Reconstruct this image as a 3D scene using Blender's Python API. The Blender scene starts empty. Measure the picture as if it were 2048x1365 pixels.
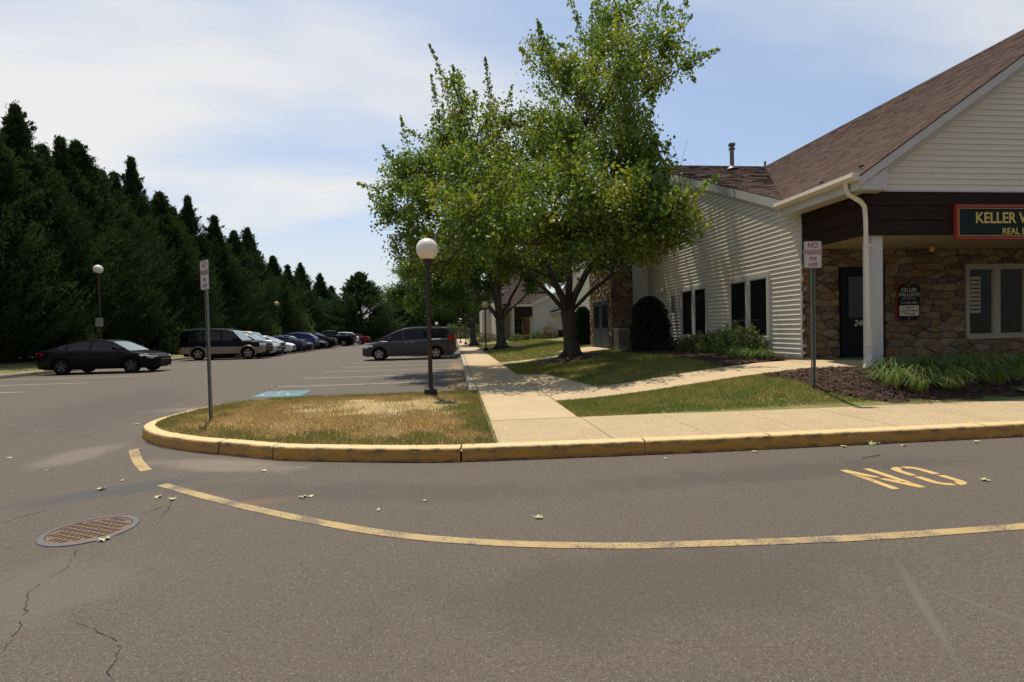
import bpy, bmesh, math, random
import numpy as np
from mathutils import Vector, Matrix
random.seed(7); rng = np.random.default_rng(7)
S = bpy.context.scene
COL = S.collection
# ------------------------------------------------------------------ camera, sky, sun, exposure
F = 1037.0
yaw, pit, rol = math.radians(6.3), math.radians(1.24), math.radians(1.3)
CAM = Vector((0, 0, 1.5))
fw = Vector((math.sin(yaw)*math.cos(pit), math.cos(yaw)*math.cos(pit), -math.sin(pit)))
r0 = Vector((math.cos(yaw), -math.sin(yaw), 0)); u0 = r0.cross(fw)
cr = r0*math.cos(rol) - u0*math.sin(rol); cu = u0*math.cos(rol) + r0*math.sin(rol)
cam_d = bpy.data.cameras.new('camera'); cam = bpy.data.objects.new('camera', cam_d); COL.objects.link(cam)
cam.matrix_world = Matrix(((cr.x, cu.x, -fw.x, CAM.x), (cr.y, cu.y, -fw.y, CAM.y), (cr.z, cu.z, -fw.z, CAM.z), (0, 0, 0, 1)))
cam_d.sensor_width = 36; cam_d.lens = 36*F/2048; cam_d.clip_start = .05; cam_d.clip_end = 3000
S.camera = cam
def ray(px, py): return fw + cr*((px-1024)/F) + cu*((682.5-py)/F)
def at(px, py, d): return CAM + ray(px, py)*d
def on(px, py, z=0):
    r = ray(px, py); k = (z-CAM.z)/r.z; return CAM + r*k
SUN = Vector((-.300*math.cos(math.radians(71)), .954*math.cos(math.radians(71)), math.sin(math.radians(71)))).normalized()
W = bpy.data.worlds.new('World'); S.world = W; W.use_nodes = True
nt = W.node_tree; nt.nodes.clear(); N = nt.nodes.new; L = nt.links.new
out = N('ShaderNodeOutputWorld'); bg = N('ShaderNodeBackground'); bg.inputs['Strength'].default_value = .075
sky = N('ShaderNodeTexSky'); sky.sky_type = 'NISHITA'; sky.sun_disc = False
sky.sun_elevation = math.radians(71); sky.sun_rotation = math.atan2(-.300, .954)
sky.air_density = 1.0; sky.dust_density = 1.2; sky.ozone_density = 1.0
tc = N('ShaderNodeTexCoord')
sp = N('ShaderNodeSeparateXYZ'); L(tc.outputs['Generated'], sp.inputs[0])
dz = N('ShaderNodeMath'); dz.operation = 'ADD'; L(sp.outputs['Z'], dz.inputs[0]); dz.inputs[1].default_value = .22
dv = N('ShaderNodeVectorMath'); dv.operation = 'DIVIDE'
cb = N('ShaderNodeCombineXYZ'); L(dz.outputs[0], cb.inputs[0]); L(dz.outputs[0], cb.inputs[1]); cb.inputs[2].default_value = 1
L(tc.outputs['Generated'], dv.inputs[0]); L(cb.outputs[0], dv.inputs[1])
mp = N('ShaderNodeMapping'); mp.inputs['Rotation'].default_value = (0, 0, .75); mp.inputs['Scale'].default_value = (.55, 1.25, 0); mp.inputs['Location'].default_value = (-4, 3, 0)
L(dv.outputs[0], mp.inputs['Vector'])
n1 = N('ShaderNodeTexNoise'); n1.inputs['Scale'].default_value = 1.1; n1.inputs['Detail'].default_value = 9; n1.inputs['Roughness'].default_value = .45; n1.inputs['Distortion'].default_value = .2
L(mp.outputs[0], n1.inputs['Vector'])
cr1 = N('ShaderNodeValToRGB'); cr1.color_ramp.elements[0].position = .39; cr1.color_ramp.elements[1].position = .66; cr1.color_ramp.interpolation = 'EASE'
cr1.color_ramp.elements[0].color = (.26, .26, .26, 1); cr1.color_ramp.elements[1].color = (.97, .97, .97, 1)
L(n1.outputs['Fac'], cr1.inputs[0])
# haze whitening the lowest sky
hz = N('ShaderNodeMapRange'); L(sp.outputs['Z'], hz.inputs[0]); hz.inputs[1].default_value = 0; hz.inputs[2].default_value = .40; hz.inputs[3].default_value = 1.0; hz.inputs[4].default_value = 0
mx0 = N('ShaderNodeMath'); mx0.operation = 'MAXIMUM'; L(cr1.outputs[0], mx0.inputs[0]); L(hz.outputs[0], mx0.inputs[1])
mixc = N('ShaderNodeMix'); mixc.data_type = 'RGBA'
skb = N('ShaderNodeMix'); skb.data_type = 'RGBA'; skb.blend_type = 'MULTIPLY'; skb.inputs[0].default_value = 1; L(sky.outputs[0], skb.inputs[6]); skb.inputs[7].default_value = (1.22, 1.55, 1.80, 1)
zf = N('ShaderNodeMapRange'); zf.interpolation_type = 'SMOOTHSTEP'; L(sp.outputs['Z'], zf.inputs[0]); zf.inputs[1].default_value = .48; zf.inputs[2].default_value = .88; zf.inputs[3].default_value = 1; zf.inputs[4].default_value = .12
mz = N('ShaderNodeMath'); mz.operation = 'MULTIPLY'; L(mx0.outputs[0], mz.inputs[0]); L(zf.outputs[0], mz.inputs[1])
L(mz.outputs[0], mixc.inputs[0]); L(skb.outputs[2], mixc.inputs[6]); mixc.inputs[7].default_value = (10.5, 10.4, 10.2, 1)
# forward scattering: air and thin cloud shine brighter toward the sun than away from it
dt = N('ShaderNodeVectorMath'); dt.operation = 'DOT_PRODUCT'; L(tc.outputs['Generated'], dt.inputs[0]); dt.inputs[1].default_value = tuple(SUN)
fs_ = N('ShaderNodeMapRange'); fs_.interpolation_type = 'SMOOTHSTEP'; L(dt.outputs['Value'], fs_.inputs[0]); fs_.inputs[1].default_value = -.35; fs_.inputs[2].default_value = .55; fs_.inputs[3].default_value = .27; fs_.inputs[4].default_value = 1.0
ml = N('ShaderNodeMix'); ml.data_type = 'RGBA'; ml.blend_type = 'MULTIPLY'; ml.inputs[0].default_value = 1; L(mixc.outputs[2], ml.inputs[6]); L(fs_.outputs[0], ml.inputs[7])
L(ml.outputs[2], bg.inputs['Color']); L(bg.outputs[0], out.inputs[0])
sd = bpy.data.lights.new('sun', 'SUN'); sd.energy = 4.8; sd.angle = math.radians(.53); sd.color = (1, .90, .76)
so = bpy.data.objects.new('sun', sd); COL.objects.link(so); so.rotation_mode = 'QUATERNION'; so.rotation_quaternion = SUN.to_track_quat('Z', 'Y'); so.location = (0, 0, 40)
S.view_settings.view_transform = 'Standard'; S.view_settings.look = 'None'; S.view_settings.gamma = 1; S.view_settings.use_curve_mapping = False
S.view_settings.exposure = .15
S.cycles.max_bounces = 6; S.cycles.transparent_max_bounces = 6

# ------------------------------------------------------------------ helpers
WORLD = set()
def tag(o, label=None, cat=None, group=None, kind=None):
    if label: o['label'] = label
    if cat: o['category'] = cat
    if group: o['group'] = group
    if kind: o['kind'] = kind
    return o
def thing(name, loc, label, cat, group=None, rz=0):
    o = bpy.data.objects.new(name, None); COL.objects.link(o); o.location = loc; o.rotation_euler = (0, 0, rz); o.empty_display_size = .2
    return tag(o, label, cat, group)
def link(name, me, parent=None, world=False, label=None, kind=None):
    o = bpy.data.objects.new(name, me); COL.objects.link(o)
    if parent is not None:
        o.parent = parent
        if world:   # geometry written in world coordinates
            if parent.name not in WORLD: o.matrix_parent_inverse = (Matrix.Translation(parent.location) @ parent.rotation_euler.to_matrix().to_4x4()).inverted()
            WORLD.add(o.name)
    if label: o['label'] = label
    if kind: o['kind'] = kind
    return o
class MB:
    def __init__(s): s.v = []; s.f = []; s.m = []; s.mats = []
    def mi(s, m):
        if m not in s.mats: s.mats.append(m)
        return s.mats.index(m)
    def poly(s, pts, m): b = len(s.v); s.v += [tuple(p) for p in pts]; s.f.append(tuple(range(b, b+len(pts)))); s.m.append(s.mi(m))
    def box(s, x0, x1, y0, y1, z0, z1, m):
        b = len(s.v); s.v += [(x, y, z) for z in (z0, z1) for y in (y0, y1) for x in (x0, x1)]
        s.f += [(b+i for i in q) for q in ((0, 2, 3, 1), (4, 5, 7, 6), (0, 1, 5, 4), (1, 3, 7, 5), (3, 2, 6, 7), (2, 0, 4, 6))]
        s.f[-6:] = [tuple(q) for q in s.f[-6:]]; s.m += [s.mi(m)]*6
        return s
    def prism(s, poly, axis, a, b_, m):
        # poly in 2 remaining axes, extruded along axis from a to b_
        def mk(p, t):
            q = list(p); q.insert(axis, t); return tuple(q)
        n = len(poly); b = len(s.v); s.v += [mk(p, a) for p in poly] + [mk(p, b_) for p in poly]; k = s.mi(m)
        s.f.append(tuple(range(b, b+n))); s.f.append(tuple(range(b+2*n-1, b+n-1, -1))); s.m += [k, k]
        for i in range(n): j = (i+1) % n; s.f.append((b+i, b+n+i, b+n+j, b+j)); s.m.append(k)
        return s
    def tube(s, pts, rad, m, n=8, cap=True):
        pts = [Vector(p) for p in pts]; rad = rad if isinstance(rad, (list, tuple)) else [rad]*len(pts); k = s.mi(m)
        b = len(s.v); up = Vector((.03, .02, 1))
        for i, p in enumerate(pts):
            t = (pts[min(i+1, len(pts)-1)] - pts[max(i-1, 0)]).normalized()
            a = t.cross(up if abs(t.z) < .95 else Vector((1, .1, 0))).normalized(); c = t.cross(a)
            for j in range(n):
                w = 2*math.pi*j/n; s.v.append(tuple(p + (a*math.cos(w) + c*math.sin(w))*rad[i]))
        for i in range(len(pts)-1):
            for j in range(n): q = (j+1) % n; s.f.append((b+i*n+j, b+i*n+q, b+(i+1)*n+q, b+(i+1)*n+j)); s.m.append(k)
        if cap: s.f.append(tuple(range(b+n-1, b-1, -1))); s.f.append(tuple(range(b+(len(pts)-1)*n, b+len(pts)*n))); s.m += [k, k]
        return s
    def lathe(s, prof, m, c=(0, 0, 0), n=24, axis='z'):
        b = len(s.v); k = s.mi(m)
        for r, z in prof:
            for j in range(n):
                w = 2*math.pi*j/n; x, y = r*math.cos(w), r*math.sin(w)
                s.v.append((c[0]+x, c[1]+y, c[2]+z) if axis == 'z' else (c[0]+x, c[1]+z, c[2]+y))
        for i in range(len(prof)-1):
            for j in range(n): q = (j+1) % n; s.f.append((b+i*n+j, b+i*n+q, b+(i+1)*n+q, b+(i+1)*n+j)); s.m.append(k)
        return s
    def mesh(s, name='mesh', smooth=False, angle=None, fixn=False):
        me = bpy.data.meshes.new(name); me.from_pydata(s.v, [], s.f)
        for m in s.mats: me.materials.append(m)
        me.polygons.foreach_set('material_index', s.m)
        if fixn or smooth or angle:
            bm = bmesh.new(); bm.from_mesh(me)
            if fixn: bmesh.ops.remove_doubles(bm, verts=bm.verts, dist=1e-5); bmesh.ops.recalc_face_normals(bm, faces=bm.faces)
            for f in bm.faces: f.smooth = True
            if angle:
                for e in bm.edges:
                    if len(e.link_faces) == 2 and e.calc_face_angle(0) > angle: e.smooth = False
            bm.to_mesh(me); bm.free()
        me.update(); return me
    def build(s, name, parent=None, world=False, label=None, kind=None, **k):
        return link(name, s.mesh(name, **k), parent, world, label, kind)
def np_mesh(name, V, Fc, mat, smooth=False):
    me = bpy.data.meshes.new(name); nf, k = Fc.shape
    me.vertices.add(len(V)); me.vertices.foreach_set('co', V.astype(np.float32).ravel())
    me.loops.add(nf*k); me.loops.foreach_set('vertex_index', Fc.astype(np.int32).ravel())
    me.polygons.add(nf); me.polygons.foreach_set('loop_start', np.arange(0, nf*k, k, dtype=np.int32)); me.polygons.foreach_set('loop_total', np.full(nf, k, dtype=np.int32))
    me.materials.append(mat); me.update(calc_edges=True)
    if smooth: me.polygons.foreach_set('use_smooth', np.ones(nf, dtype=bool))
    return me
def text_mesh(body, size, mat, extrude=.002, offset=0, align='CENTER', sx=1, space=1, shear=0):
    cu_ = bpy.data.curves.new('t', 'FONT'); cu_.body = body; cu_.size = size; cu_.extrude = extrude; cu_.align_x = align; cu_.align_y = 'CENTER'; cu_.offset = offset; cu_.space_character = space; cu_.shear = shear; cu_.resolution_u = 3
    o = bpy.data.objects.new('t', cu_); COL.objects.link(o); dg = bpy.context.evaluated_depsgraph_get(); dg.update()
    me = bpy.data.meshes.new_from_object(o.evaluated_get(dg)); bpy.data.objects.remove(o); me.transform(Matrix.Scale(sx, 4, (1, 0, 0)))
    me.materials.clear(); me.materials.append(mat); me.name = 'lettering'; return me
def place_text(body, size, mat, loc, rz, parent, world=True, **k):
    me = text_mesh(body, size, mat, **k); M = Matrix.Translation(loc) @ Matrix.Rotation(rz, 4, 'Z') @ Matrix.Rotation(math.pi/2, 4, 'X'); me.transform(M)
    return link('lettering', me, parent, world)

# ------------------------------------------------------------------ materials
def mat(name, col, rough=.6, metal=0, spec=.3, var=None, vs=3, vamt=.5, bump=0, bs=50, var2=None, v2s=30, v2amt=.5, rnd=None, detail=6, coat=0, trans=0, stretch=None, lo=.35, hi=.65):
    m = bpy.data.materials.new(name); m.use_nodes = True; n = m.node_tree.nodes; l = m.node_tree.links; b = n['Principled BSDF']
    b.inputs['Roughness'].default_value = rough; b.inputs['Metallic'].default_value = metal; b.inputs['Specular IOR Level'].default_value = spec; b.inputs['Coat Weight'].default_value = coat; b.inputs['Coat Roughness'].default_value = .04
    tcn = n.new('ShaderNodeTexCoord'); vec = tcn.outputs['Object']
    if stretch: mpn = n.new('ShaderNodeMapping'); mpn.inputs['Scale'].default_value = stretch; l.new(vec, mpn.inputs[0]); vec = mpn.outputs[0]
    cur = None
    def rgb(c): q = n.new('ShaderNodeRGB'); q.outputs[0].default_value = (*c, 1); return q.outputs[0]
    cur = rgb(col)
    if rnd:   # ramp by object random
        oi = n.new('ShaderNodeObjectInfo'); cp = n.new('ShaderNodeValToRGB'); cp.color_ramp.interpolation = 'CONSTANT' if len(rnd) > 3 else 'LINEAR'
        while len(cp.color_ramp.elements) < len(rnd): cp.color_ramp.elements.new(.5)
        for i, c in enumerate(rnd): cp.color_ramp.elements[i].position = i/len(rnd); cp.color_ramp.elements[i].color = (*c, 1)
        l.new(oi.outputs['Random'], cp.inputs[0]); cur = cp.outputs[0]
    def layer(cur, c2, sc, amt, lo, hi, det):
        t = n.new('ShaderNodeTexNoise'); t.inputs['Scale'].default_value = sc; t.inputs['Detail'].default_value = det; t.inputs['Roughness'].default_value = .6; l.new(vec, t.inputs['Vector'])
        mr = n.new('ShaderNodeMapRange'); mr.inputs[1].default_value = lo; mr.inputs[2].default_value = hi; mr.inputs[4].default_value = amt; l.new(t.outputs['Fac'], mr.inputs[0])
        mx = n.new('ShaderNodeMix'); mx.data_type = 'RGBA'; l.new(mr.outputs[0], mx.inputs[0]); l.new(cur, mx.inputs[6]); mx.inputs[7].default_value = (*c2, 1); return mx.outputs[2]
    if var: cur = layer(cur, var, vs, vamt, lo, hi, detail)
    if var2: cur = layer(cur, var2, v2s, v2amt, .45, .7, 4)
    l.new(cur, b.inputs['Base Color'])
    if bump:
        t = n.new('ShaderNodeTexNoise'); t.inputs['Scale'].default_value = bs; t.inputs['Detail'].default_value = 5; l.new(vec, t.inputs['Vector'])
        bn = n.new('ShaderNodeBump'); bn.inputs['Strength'].default_value = bump; bn.inputs['Distance'].default_value = .02; l.new(t.outputs['Fac'], bn.inputs['Height']); l.new(bn.outputs[0], b.inputs['Normal'])
    if trans:
        tr = n.new('ShaderNodeBsdfTranslucent'); ms = n.new('ShaderNodeMixShader'); ms.inputs[0].default_value = trans
        hs = n.new('ShaderNodeHueSaturation'); hs.inputs['Value'].default_value = 1.5; hs.inputs['Saturation'].default_value = 1.1; l.new(cur, hs.inputs['Color']); l.new(hs.outputs[0], tr.inputs['Color'])
        o = n['Material Output']; l.new(b.outputs[0], ms.inputs[1]); l.new(tr.outputs[0], ms.inputs[2]); l.new(ms.outputs[0], o.inputs[0])
    return m
def nodes(m): return m.node_tree.nodes, m.node_tree.links, m.node_tree.nodes['Principled BSDF']

def asphalt_mat():
    m = bpy.data.materials.new('asphalt'); m.use_nodes = True; n, l, b = nodes(m)
    tcn = n.new('ShaderNodeTexCoord'); vec = tcn.outputs['Object']
    def noise(s, d=4, r=.6): t = n.new('ShaderNodeTexNoise'); t.inputs['Scale'].default_value = s; t.inputs['Detail'].default_value = d; t.inputs['Roughness'].default_value = r; l.new(vec, t.inputs['Vector']); return t.outputs['Fac']
    def rng_(x, a, b_, c=0, d=1): t = n.new('ShaderNodeMapRange'); l.new(x, t.inputs[0]); [setattr(t.inputs[i+1], 'default_value', v) for i, v in enumerate((a, b_, c, d))]; return t.outputs[0]
    def mix(f, a, c, blend='MIX'):
        t = n.new('ShaderNodeMix'); t.data_type = 'RGBA'; t.blend_type = blend
        l.new(f, t.inputs[0]) if not isinstance(f, float) else setattr(t.inputs[0], 'default_value', f)
        if isinstance(a, tuple): t.inputs[6].default_value = (*a, 1)
        else: l.new(a, t.inputs[6])
        if isinstance(c, tuple): t.inputs[7].default_value = (*c, 1)
        else: l.new(c, t.inputs[7])
        return t.outputs[2]
    def math_(op, a, c):
        t = n.new('ShaderNodeMath'); t.operation = op
        for i, v in enumerate((a, c)):
            if isinstance(v, (int, float)): t.inputs[i].default_value = v
            else: l.new(v, t.inputs[i])
        return t.outputs[0]
    c = mix(rng_(noise(.35, 5), .35, .65), (.068, .056, .045), (.090, .074, .059))
    c = mix(rng_(noise(.16, 3), .4, .62, 0, .35), c, (.05, .044, .038)); c = mix(rng_(noise(.7, 7, .75), .5, .68, 0, .45), c, (.108, .092, .075))
    c = mix(rng_(noise(2.2, 6), .35, .7, 0, .55), c, (.056, .047, .038))
    big = noise(140, 3, .7)
    c = mix(rng_(big, .36, .62, 0, .9), c, (.14, .112, .085))
    c = mix(rng_(big, .47, .33, 0, .9), c, (.020, .016, .012))
    mid = noise(38, 4, .7)
    c = mix(rng_(mid, .5, .32, 0, .5), c, (.034, .028, .022)); c = mix(rng_(mid, .52, .7, 0, .5), c, (.125, .102, .08))
    vo = n.new('ShaderNodeTexVoronoi'); vo.inputs['Scale'].default_value = 26; vo.inputs['Randomness'].default_value = 1; l.new(vec, vo.inputs['Vector'])
    c = mix(rng_(vo.outputs['Distance'], .10, .06, 0, .8), c, (.30, .26, .21))
    vo2 = n.new('ShaderNodeTexVoronoi'); vo2.inputs['Scale'].default_value = 75; l.new(vec, vo2.inputs['Vector'])
    sv = n.new('ShaderNodeSeparateColor'); l.new(vo2.outputs['Color'], sv.inputs[0])
    c = mix(math_('MULTIPLY', rng_(vo2.outputs['Distance'], .45, .25), rng_(sv.outputs[0], .8, .85, 0, .45)), c, (.22, .2, .17))
    def blot(x, y, rx, ry, ang, col, amt, c, nz=1.6):
        mpn = n.new('ShaderNodeMapping'); mpn.vector_type = 'TEXTURE'; mpn.inputs['Location'].default_value = (x, y, 0); mpn.inputs['Rotation'].default_value = (0, 0, ang); mpn.inputs['Scale'].default_value = (rx, ry, 1); l.new(vec, mpn.inputs[0])
        ln = n.new('ShaderNodeVectorMath'); ln.operation = 'LENGTH'; l.new(mpn.outputs[0], ln.inputs[0])
        v = math_('ADD', ln.outputs['Value'], math_('MULTIPLY', math_('SUBTRACT', noise(2.5, 5, .65), .5), nz))
        return mix(rng_(v, 1.1, .55, 0, amt), c, col)
    c = blot(-3.35, 5.5, .95, .26, .5, (.062, .062, .062), .75, c, 1.0)       # tar smear
    c = blot(-2.6, 3.3, .75, .5, .9, (.125, .118, .098), .45, c, 2.6)             # worn pale aggregate
    c = blot(-2.9, 2.2, .8, .6, .5, (.125, .118, .098), .4, c, 2.6)
    c = blot(-2.7, 6.35, 1.1, .28, -.35, (.21, .175, .13), .6, c, 1.2)           # sand washed along the kerb
    c = blot(-4.9, 7.3, .35, .8, 0, (.2, .165, .125), .5, c, 1.2)
    c = blot(-4.9, 11.6, 1.6, .35, .2, (.2, .165, .125), .6, c, 1.2)
    c = blot(0.0, 18.5, .35, 7, 0, (.26, .18, .08), .6, c, 2.4)
    c = blot(2.42, 2.45, .62, .03, 1.02, (.125, .108, .09), .7, c, 1.5); c = blot(2.72, 2.35, .4, .018, 1.9, (.12, .104, .088), .6, c, 1.5)
    c = blot(1.2, 2.9, 1.6, .5, .1, (.052, .045, .038), .35, c, 2.2); c = blot(-.8, 5.0, 2.2, .35, -.2, (.055, .048, .041), .4, c, 2.4); c = blot(3.4, 4.9, 2.4, .3, .03, (.052, .045, .039), .4, c, 2.2); c = blot(-7.5, 12.5, 1.4, 4.5, .3, (.058, .05, .043), .4, c, 2.4); c = blot(.3, 2.2, .10, .05, 0, (.12, .07, .045), .25, c, 2)
    c = blot(-1.8, 4.85, .35, .12, .3, (.2, .11, .05), .35, c, 2.0)
    l.new(c, b.inputs['Base Color']); b.inputs['Roughness'].default_value = .85; b.inputs['Specular IOR Level'].default_value = .3
    bn = n.new('ShaderNodeBump'); bn.inputs['Strength'].default_value = .55; bn.inputs['Distance'].default_value = .008; l.new(big, bn.inputs['Height']); l.new(bn.outputs[0], b.inputs['Normal'])
    return m
M_asph = asphalt_mat()
M_conc = mat('sidewalk_concrete', (.47, .36, .21), .9, var=(.39, .295, .17), vs=1.3, vamt=.7, var2=(.30, .24, .17), v2s=45, v2amt=.35, bump=.15, bs=120)
M_aggr = mat('aggregate_concrete', (.46, .35, .20), .9, var=(.385, .29, .165), vs=2, vamt=.6, var2=(.17, .13, .09), v2s=48, v2amt=.75, bump=.5, bs=60)
M_kerbc = mat('kerb_concrete', (.36, .30, .22), .9, var=(.26, .21, .155), vs=3, vamt=.7, bump=.3, bs=60)
M_joint = mat('dark_joint', (.05, .04, .03), .95)
def kerb_mat():
    m = mat('yellow_kerb_paint', (.46, .23, .03), .55, bump=.25, bs=70); n, l, b = nodes(m)
    tcn = n.new('ShaderNodeTexCoord'); geo = n.new('ShaderNodeNewGeometry'); spn = n.new('ShaderNodeSeparateXYZ'); l.new(geo.outputs['Normal'], spn.inputs[0]); spp = n.new('ShaderNodeSeparateXYZ'); l.new(tcn.outputs['Object'], spp.inputs[0])
    def noise(s, d=6, sc=None):
        t = n.new('ShaderNodeTexNoise'); t.inputs['Scale'].default_value = s; t.inputs['Detail'].default_value = d; t.inputs['Roughness'].default_value = .65
        if sc: mpn = n.new('ShaderNodeMapping'); mpn.inputs['Scale'].default_value = sc; l.new(tcn.outputs['Object'], mpn.inputs[0]); l.new(mpn.outputs[0], t.inputs[0])
        else: l.new(tcn.outputs['Object'], t.inputs[0])
        return t.outputs['Fac']
    def rr(x, a, b_, c, d): t = n.new('ShaderNodeMapRange'); l.new(x, t.inputs[0]); [setattr(t.inputs[i+1], 'default_value', v) for i, v in enumerate((a, b_, c, d))]; return t.outputs[0]
    def mix(f, a, c):
        t = n.new('ShaderNodeMix'); t.data_type = 'RGBA'; l.new(f, t.inputs[0])
        for i, v in ((6, a), (7, c)):
            if isinstance(v, tuple): t.inputs[i].default_value = (*v, 1)
            else: l.new(v, t.inputs[i])
        return t.outputs[2]
    def mul(a, c): t = n.new('ShaderNodeMath'); t.operation = 'MULTIPLY'; l.new(a, t.inputs[0]); l.new(c, t.inputs[1]); return t.outputs[0]
    # paint rubbed thin and pale on the tread of the kerb
    worn = mix(rr(noise(9), .35, .65, 0, .6), (.60, .42, .17), (.64, .50, .30))
    side = mix(rr(noise(4), .35, .65, 0, .8), (.47, .23, .03), (.37, .19, .05))
    c = mix(rr(spp.outputs['Z'], .135, .152, 0, 1), side, worn)
    grime = mul(rr(noise(5, 8, (1, 1, 3)), .47, .6, 0, 1), rr(spp.outputs['Z'], .08, .13, .25, 1)); 
    g2 = mul(rr(noise(7, 8, (1, 1, 2)), .4, .6, 0, 1), rr(spp.outputs['Z'], .05, .0, 0, 1))
    c = mix(mul(grime, rr(spp.outputs['Z'], .164, .150, 0, .85)), c, (.09, .075, .05)); c = mix(g2, c, (.05, .04, .03))
    l.new(c, b.inputs['Base Color']); return m
M_kerb = kerb_mat()
def paint_mat(name, col, thin=.5, under=(.10, .088, .075)):
    m = mat(name, col, .7, var=tuple(c*.8 for c in col), vs=4, vamt=.6); n, l, b = nodes(m); src = b.inputs['Base Color'].links[0].from_socket
    tcn = n.new('ShaderNodeTexCoord'); t = n.new('ShaderNodeTexNoise'); t.inputs['Scale'].default_value = 110; t.inputs['Detail'].default_value = 4; l.new(tcn.outputs['Object'], t.inputs[0])
    t2 = n.new('ShaderNodeTexNoise'); t2.inputs['Scale'].default_value = 3; t2.inputs['Detail'].default_value = 6; l.new(tcn.outputs['Object'], t2.inputs[0])
    ad = n.new('ShaderNodeMath'); ad.operation = 'ADD'; l.new(t.outputs['Fac'], ad.inputs[0]); l.new(t2.outputs['Fac'], ad.inputs[1])
    mr = n.new('ShaderNodeMapRange'); l.new(ad.outputs[0], mr.inputs[0]); mr.inputs[1].default_value = 1.12 + (.5-thin)*.3; mr.inputs[2].default_value = 1.3 + (.5-thin)*.3
    mx = n.new('ShaderNodeMix'); mx.data_type = 'RGBA'; l.new(mr.outputs[0], mx.inputs[0]); l.new(src, mx.inputs[6]); mx.inputs[7].default_value = (*under, 1); l.new(mx.outputs[2], b.inputs['Base Color'])
    bn = n.new('ShaderNodeBump'); bn.inputs['Strength'].default_value = .4; bn.inputs['Distance'].default_value = .006; l.new(t.outputs['Fac'], bn.inputs['Height']); l.new(bn.outputs[0], b.inputs['Normal'])
    return m
M_yel = paint_mat('old_yellow_paint', (.39, .28, .12), 1.0); M_yel2 = paint_mat('yellow_paint', (.52, .35, .13), .6)
M_white = paint_mat('white_line_paint', (.40, .37, .32), .5); M_blue = paint_mat('blue_stall_paint', (.10, .20, .23), .6); M_wpal = paint_mat('faded_white_paint', (.33, .36, .34), .7)
M_lawn = mat('lawn_ground', (.18, .15, .05), .95, var=(.08, .12, .028), vs=.8, vamt=1, var2=(.26, .19, .09), v2s=2.2, v2amt=.7, bump=.6, bs=30)
M_dry = mat('dry_lawn_ground', (.36, .25, .11), .95, var=(.22, .17, .06), vs=1.2, vamt=.9, var2=(.46, .36, .22), v2s=1.6, v2amt=.8, bump=.6, bs=30)
M_blade = mat('grass_blades', (.24, .22, .06), .7, var=(.10, .165, .03), vs=1.0, vamt=1, var2=(.36, .26, .10), v2s=2.4, v2amt=.8, trans=.3)
M_bdry = mat('dry_grass_blades', (.42, .29, .12), .7, var=(.16, .17, .05), vs=1.1, vamt=.75, var2=(.50, .38, .2), v2s=2, v2amt=.8, trans=.25, lo=.45, hi=.65)
M_bgreen = mat('green_grass_blades', (.11, .165, .035), .7, var=(.2, .17, .06), vs=2, vamt=.8, trans=.3)
M_mulch = mat('bark_mulch', (.05, .028, .018), .95, var=(.025, .014, .01), vs=20, vamt=1, var2=(.11, .065, .04), v2s=60, v2amt=.8, bump=1, bs=45)
M_chip = mat('mulch_chips', (.05, .028, .018), .9, rnd=None, var=(.11, .065, .04), vs=60, vamt=1)
M_field = mat('far_ground', (.16, .14, .06), .95, var=(.08, .09, .03), vs=.15, vamt=1)
M_bark = mat('maple_bark', (.085, .068, .052), .9, var=(.045, .036, .028), vs=6, vamt=1, bump=.8, bs=25, stretch=(1, 1, .25))
# ------------------------------------------------------------------ the ground
def smooth(t): t = min(1, max(0, t)); return t*t*(3-2*t)
def gz(x, y):
    if y < 7.66 or x < 1.8: return .15
    r = 1 - math.exp(-(y-7.66)/.9)
    return .15 + .53*smooth((x-1.5)/5.9)*r
def grid_sheet(name, x0, x1, y0, y1, step, m, zf, inside=None, kind='structure', parent=None):
    nx, ny = max(1, round((x1-x0)/step)), max(1, round((y1-y0)/step)); V = {}; B = MB()
    k = B.mi(m)
    def vid(i, j):
        if (i, j) not in V: x, y = x0+(x1-x0)*i/nx, y0+(y1-y0)*j/ny; V[i, j] = len(B.v); B.v.append((x, y, zf(x, y)))
        return V[i, j]
    for i in range(nx):
        for j in range(ny):
            cx, cy = x0+(x1-x0)*(i+.5)/nx, y0+(y1-y0)*(j+.5)/ny
            if inside is None or inside(cx, cy): B.f.append((vid(i, j), vid(i+1, j), vid(i+1, j+1), vid(i, j+1))); B.m.append(k)
    return B.build(name, parent, parent is not None, kind=kind, smooth=True)
B = MB(); B.poly([(-700, -300, -.06), (700, -300, -.06), (700, 900, -.06), (-700, 900, -.06)], M_field); B.build('ground', kind='structure')
B = MB(); B.poly([(-18.12, -40, 0), (70, -40, 0), (70, 88, 0), (-18.12, 88, 0)], M_asph); B.build('asphalt', kind='structure')
def inpoly(poly):
    def f(x, y):
        c = False; n = len(poly)
        for i in range(n):
            x1, y1 = poly[i]; x2, y2 = poly[i-1]
            if (y1 > y) != (y2 > y) and x < (x2-x1)*(y-y1)/(y2-y1)+x1: c = not c
        return c
    return f
def catmull(P, n=6, closed=False):
    P = [Vector(p) for p in P]; o = []; m = len(P)
    for i in range(m if closed else m-1):
        a = P[i-1] if (closed or i) else P[0]; b, c = P[i], P[(i+1) % m]; d = P[(i+2) % m] if (closed or i+2 < m) else P[-1]
        for k in range(n):
            t = k/n; o.append(.5*((2*b) + (c-a)*t + (2*a-5*b+4*c-d)*t*t + (3*b-a-3*c+d)*t**3))
    if not closed: o.append(P[-1])
    return o
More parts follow.
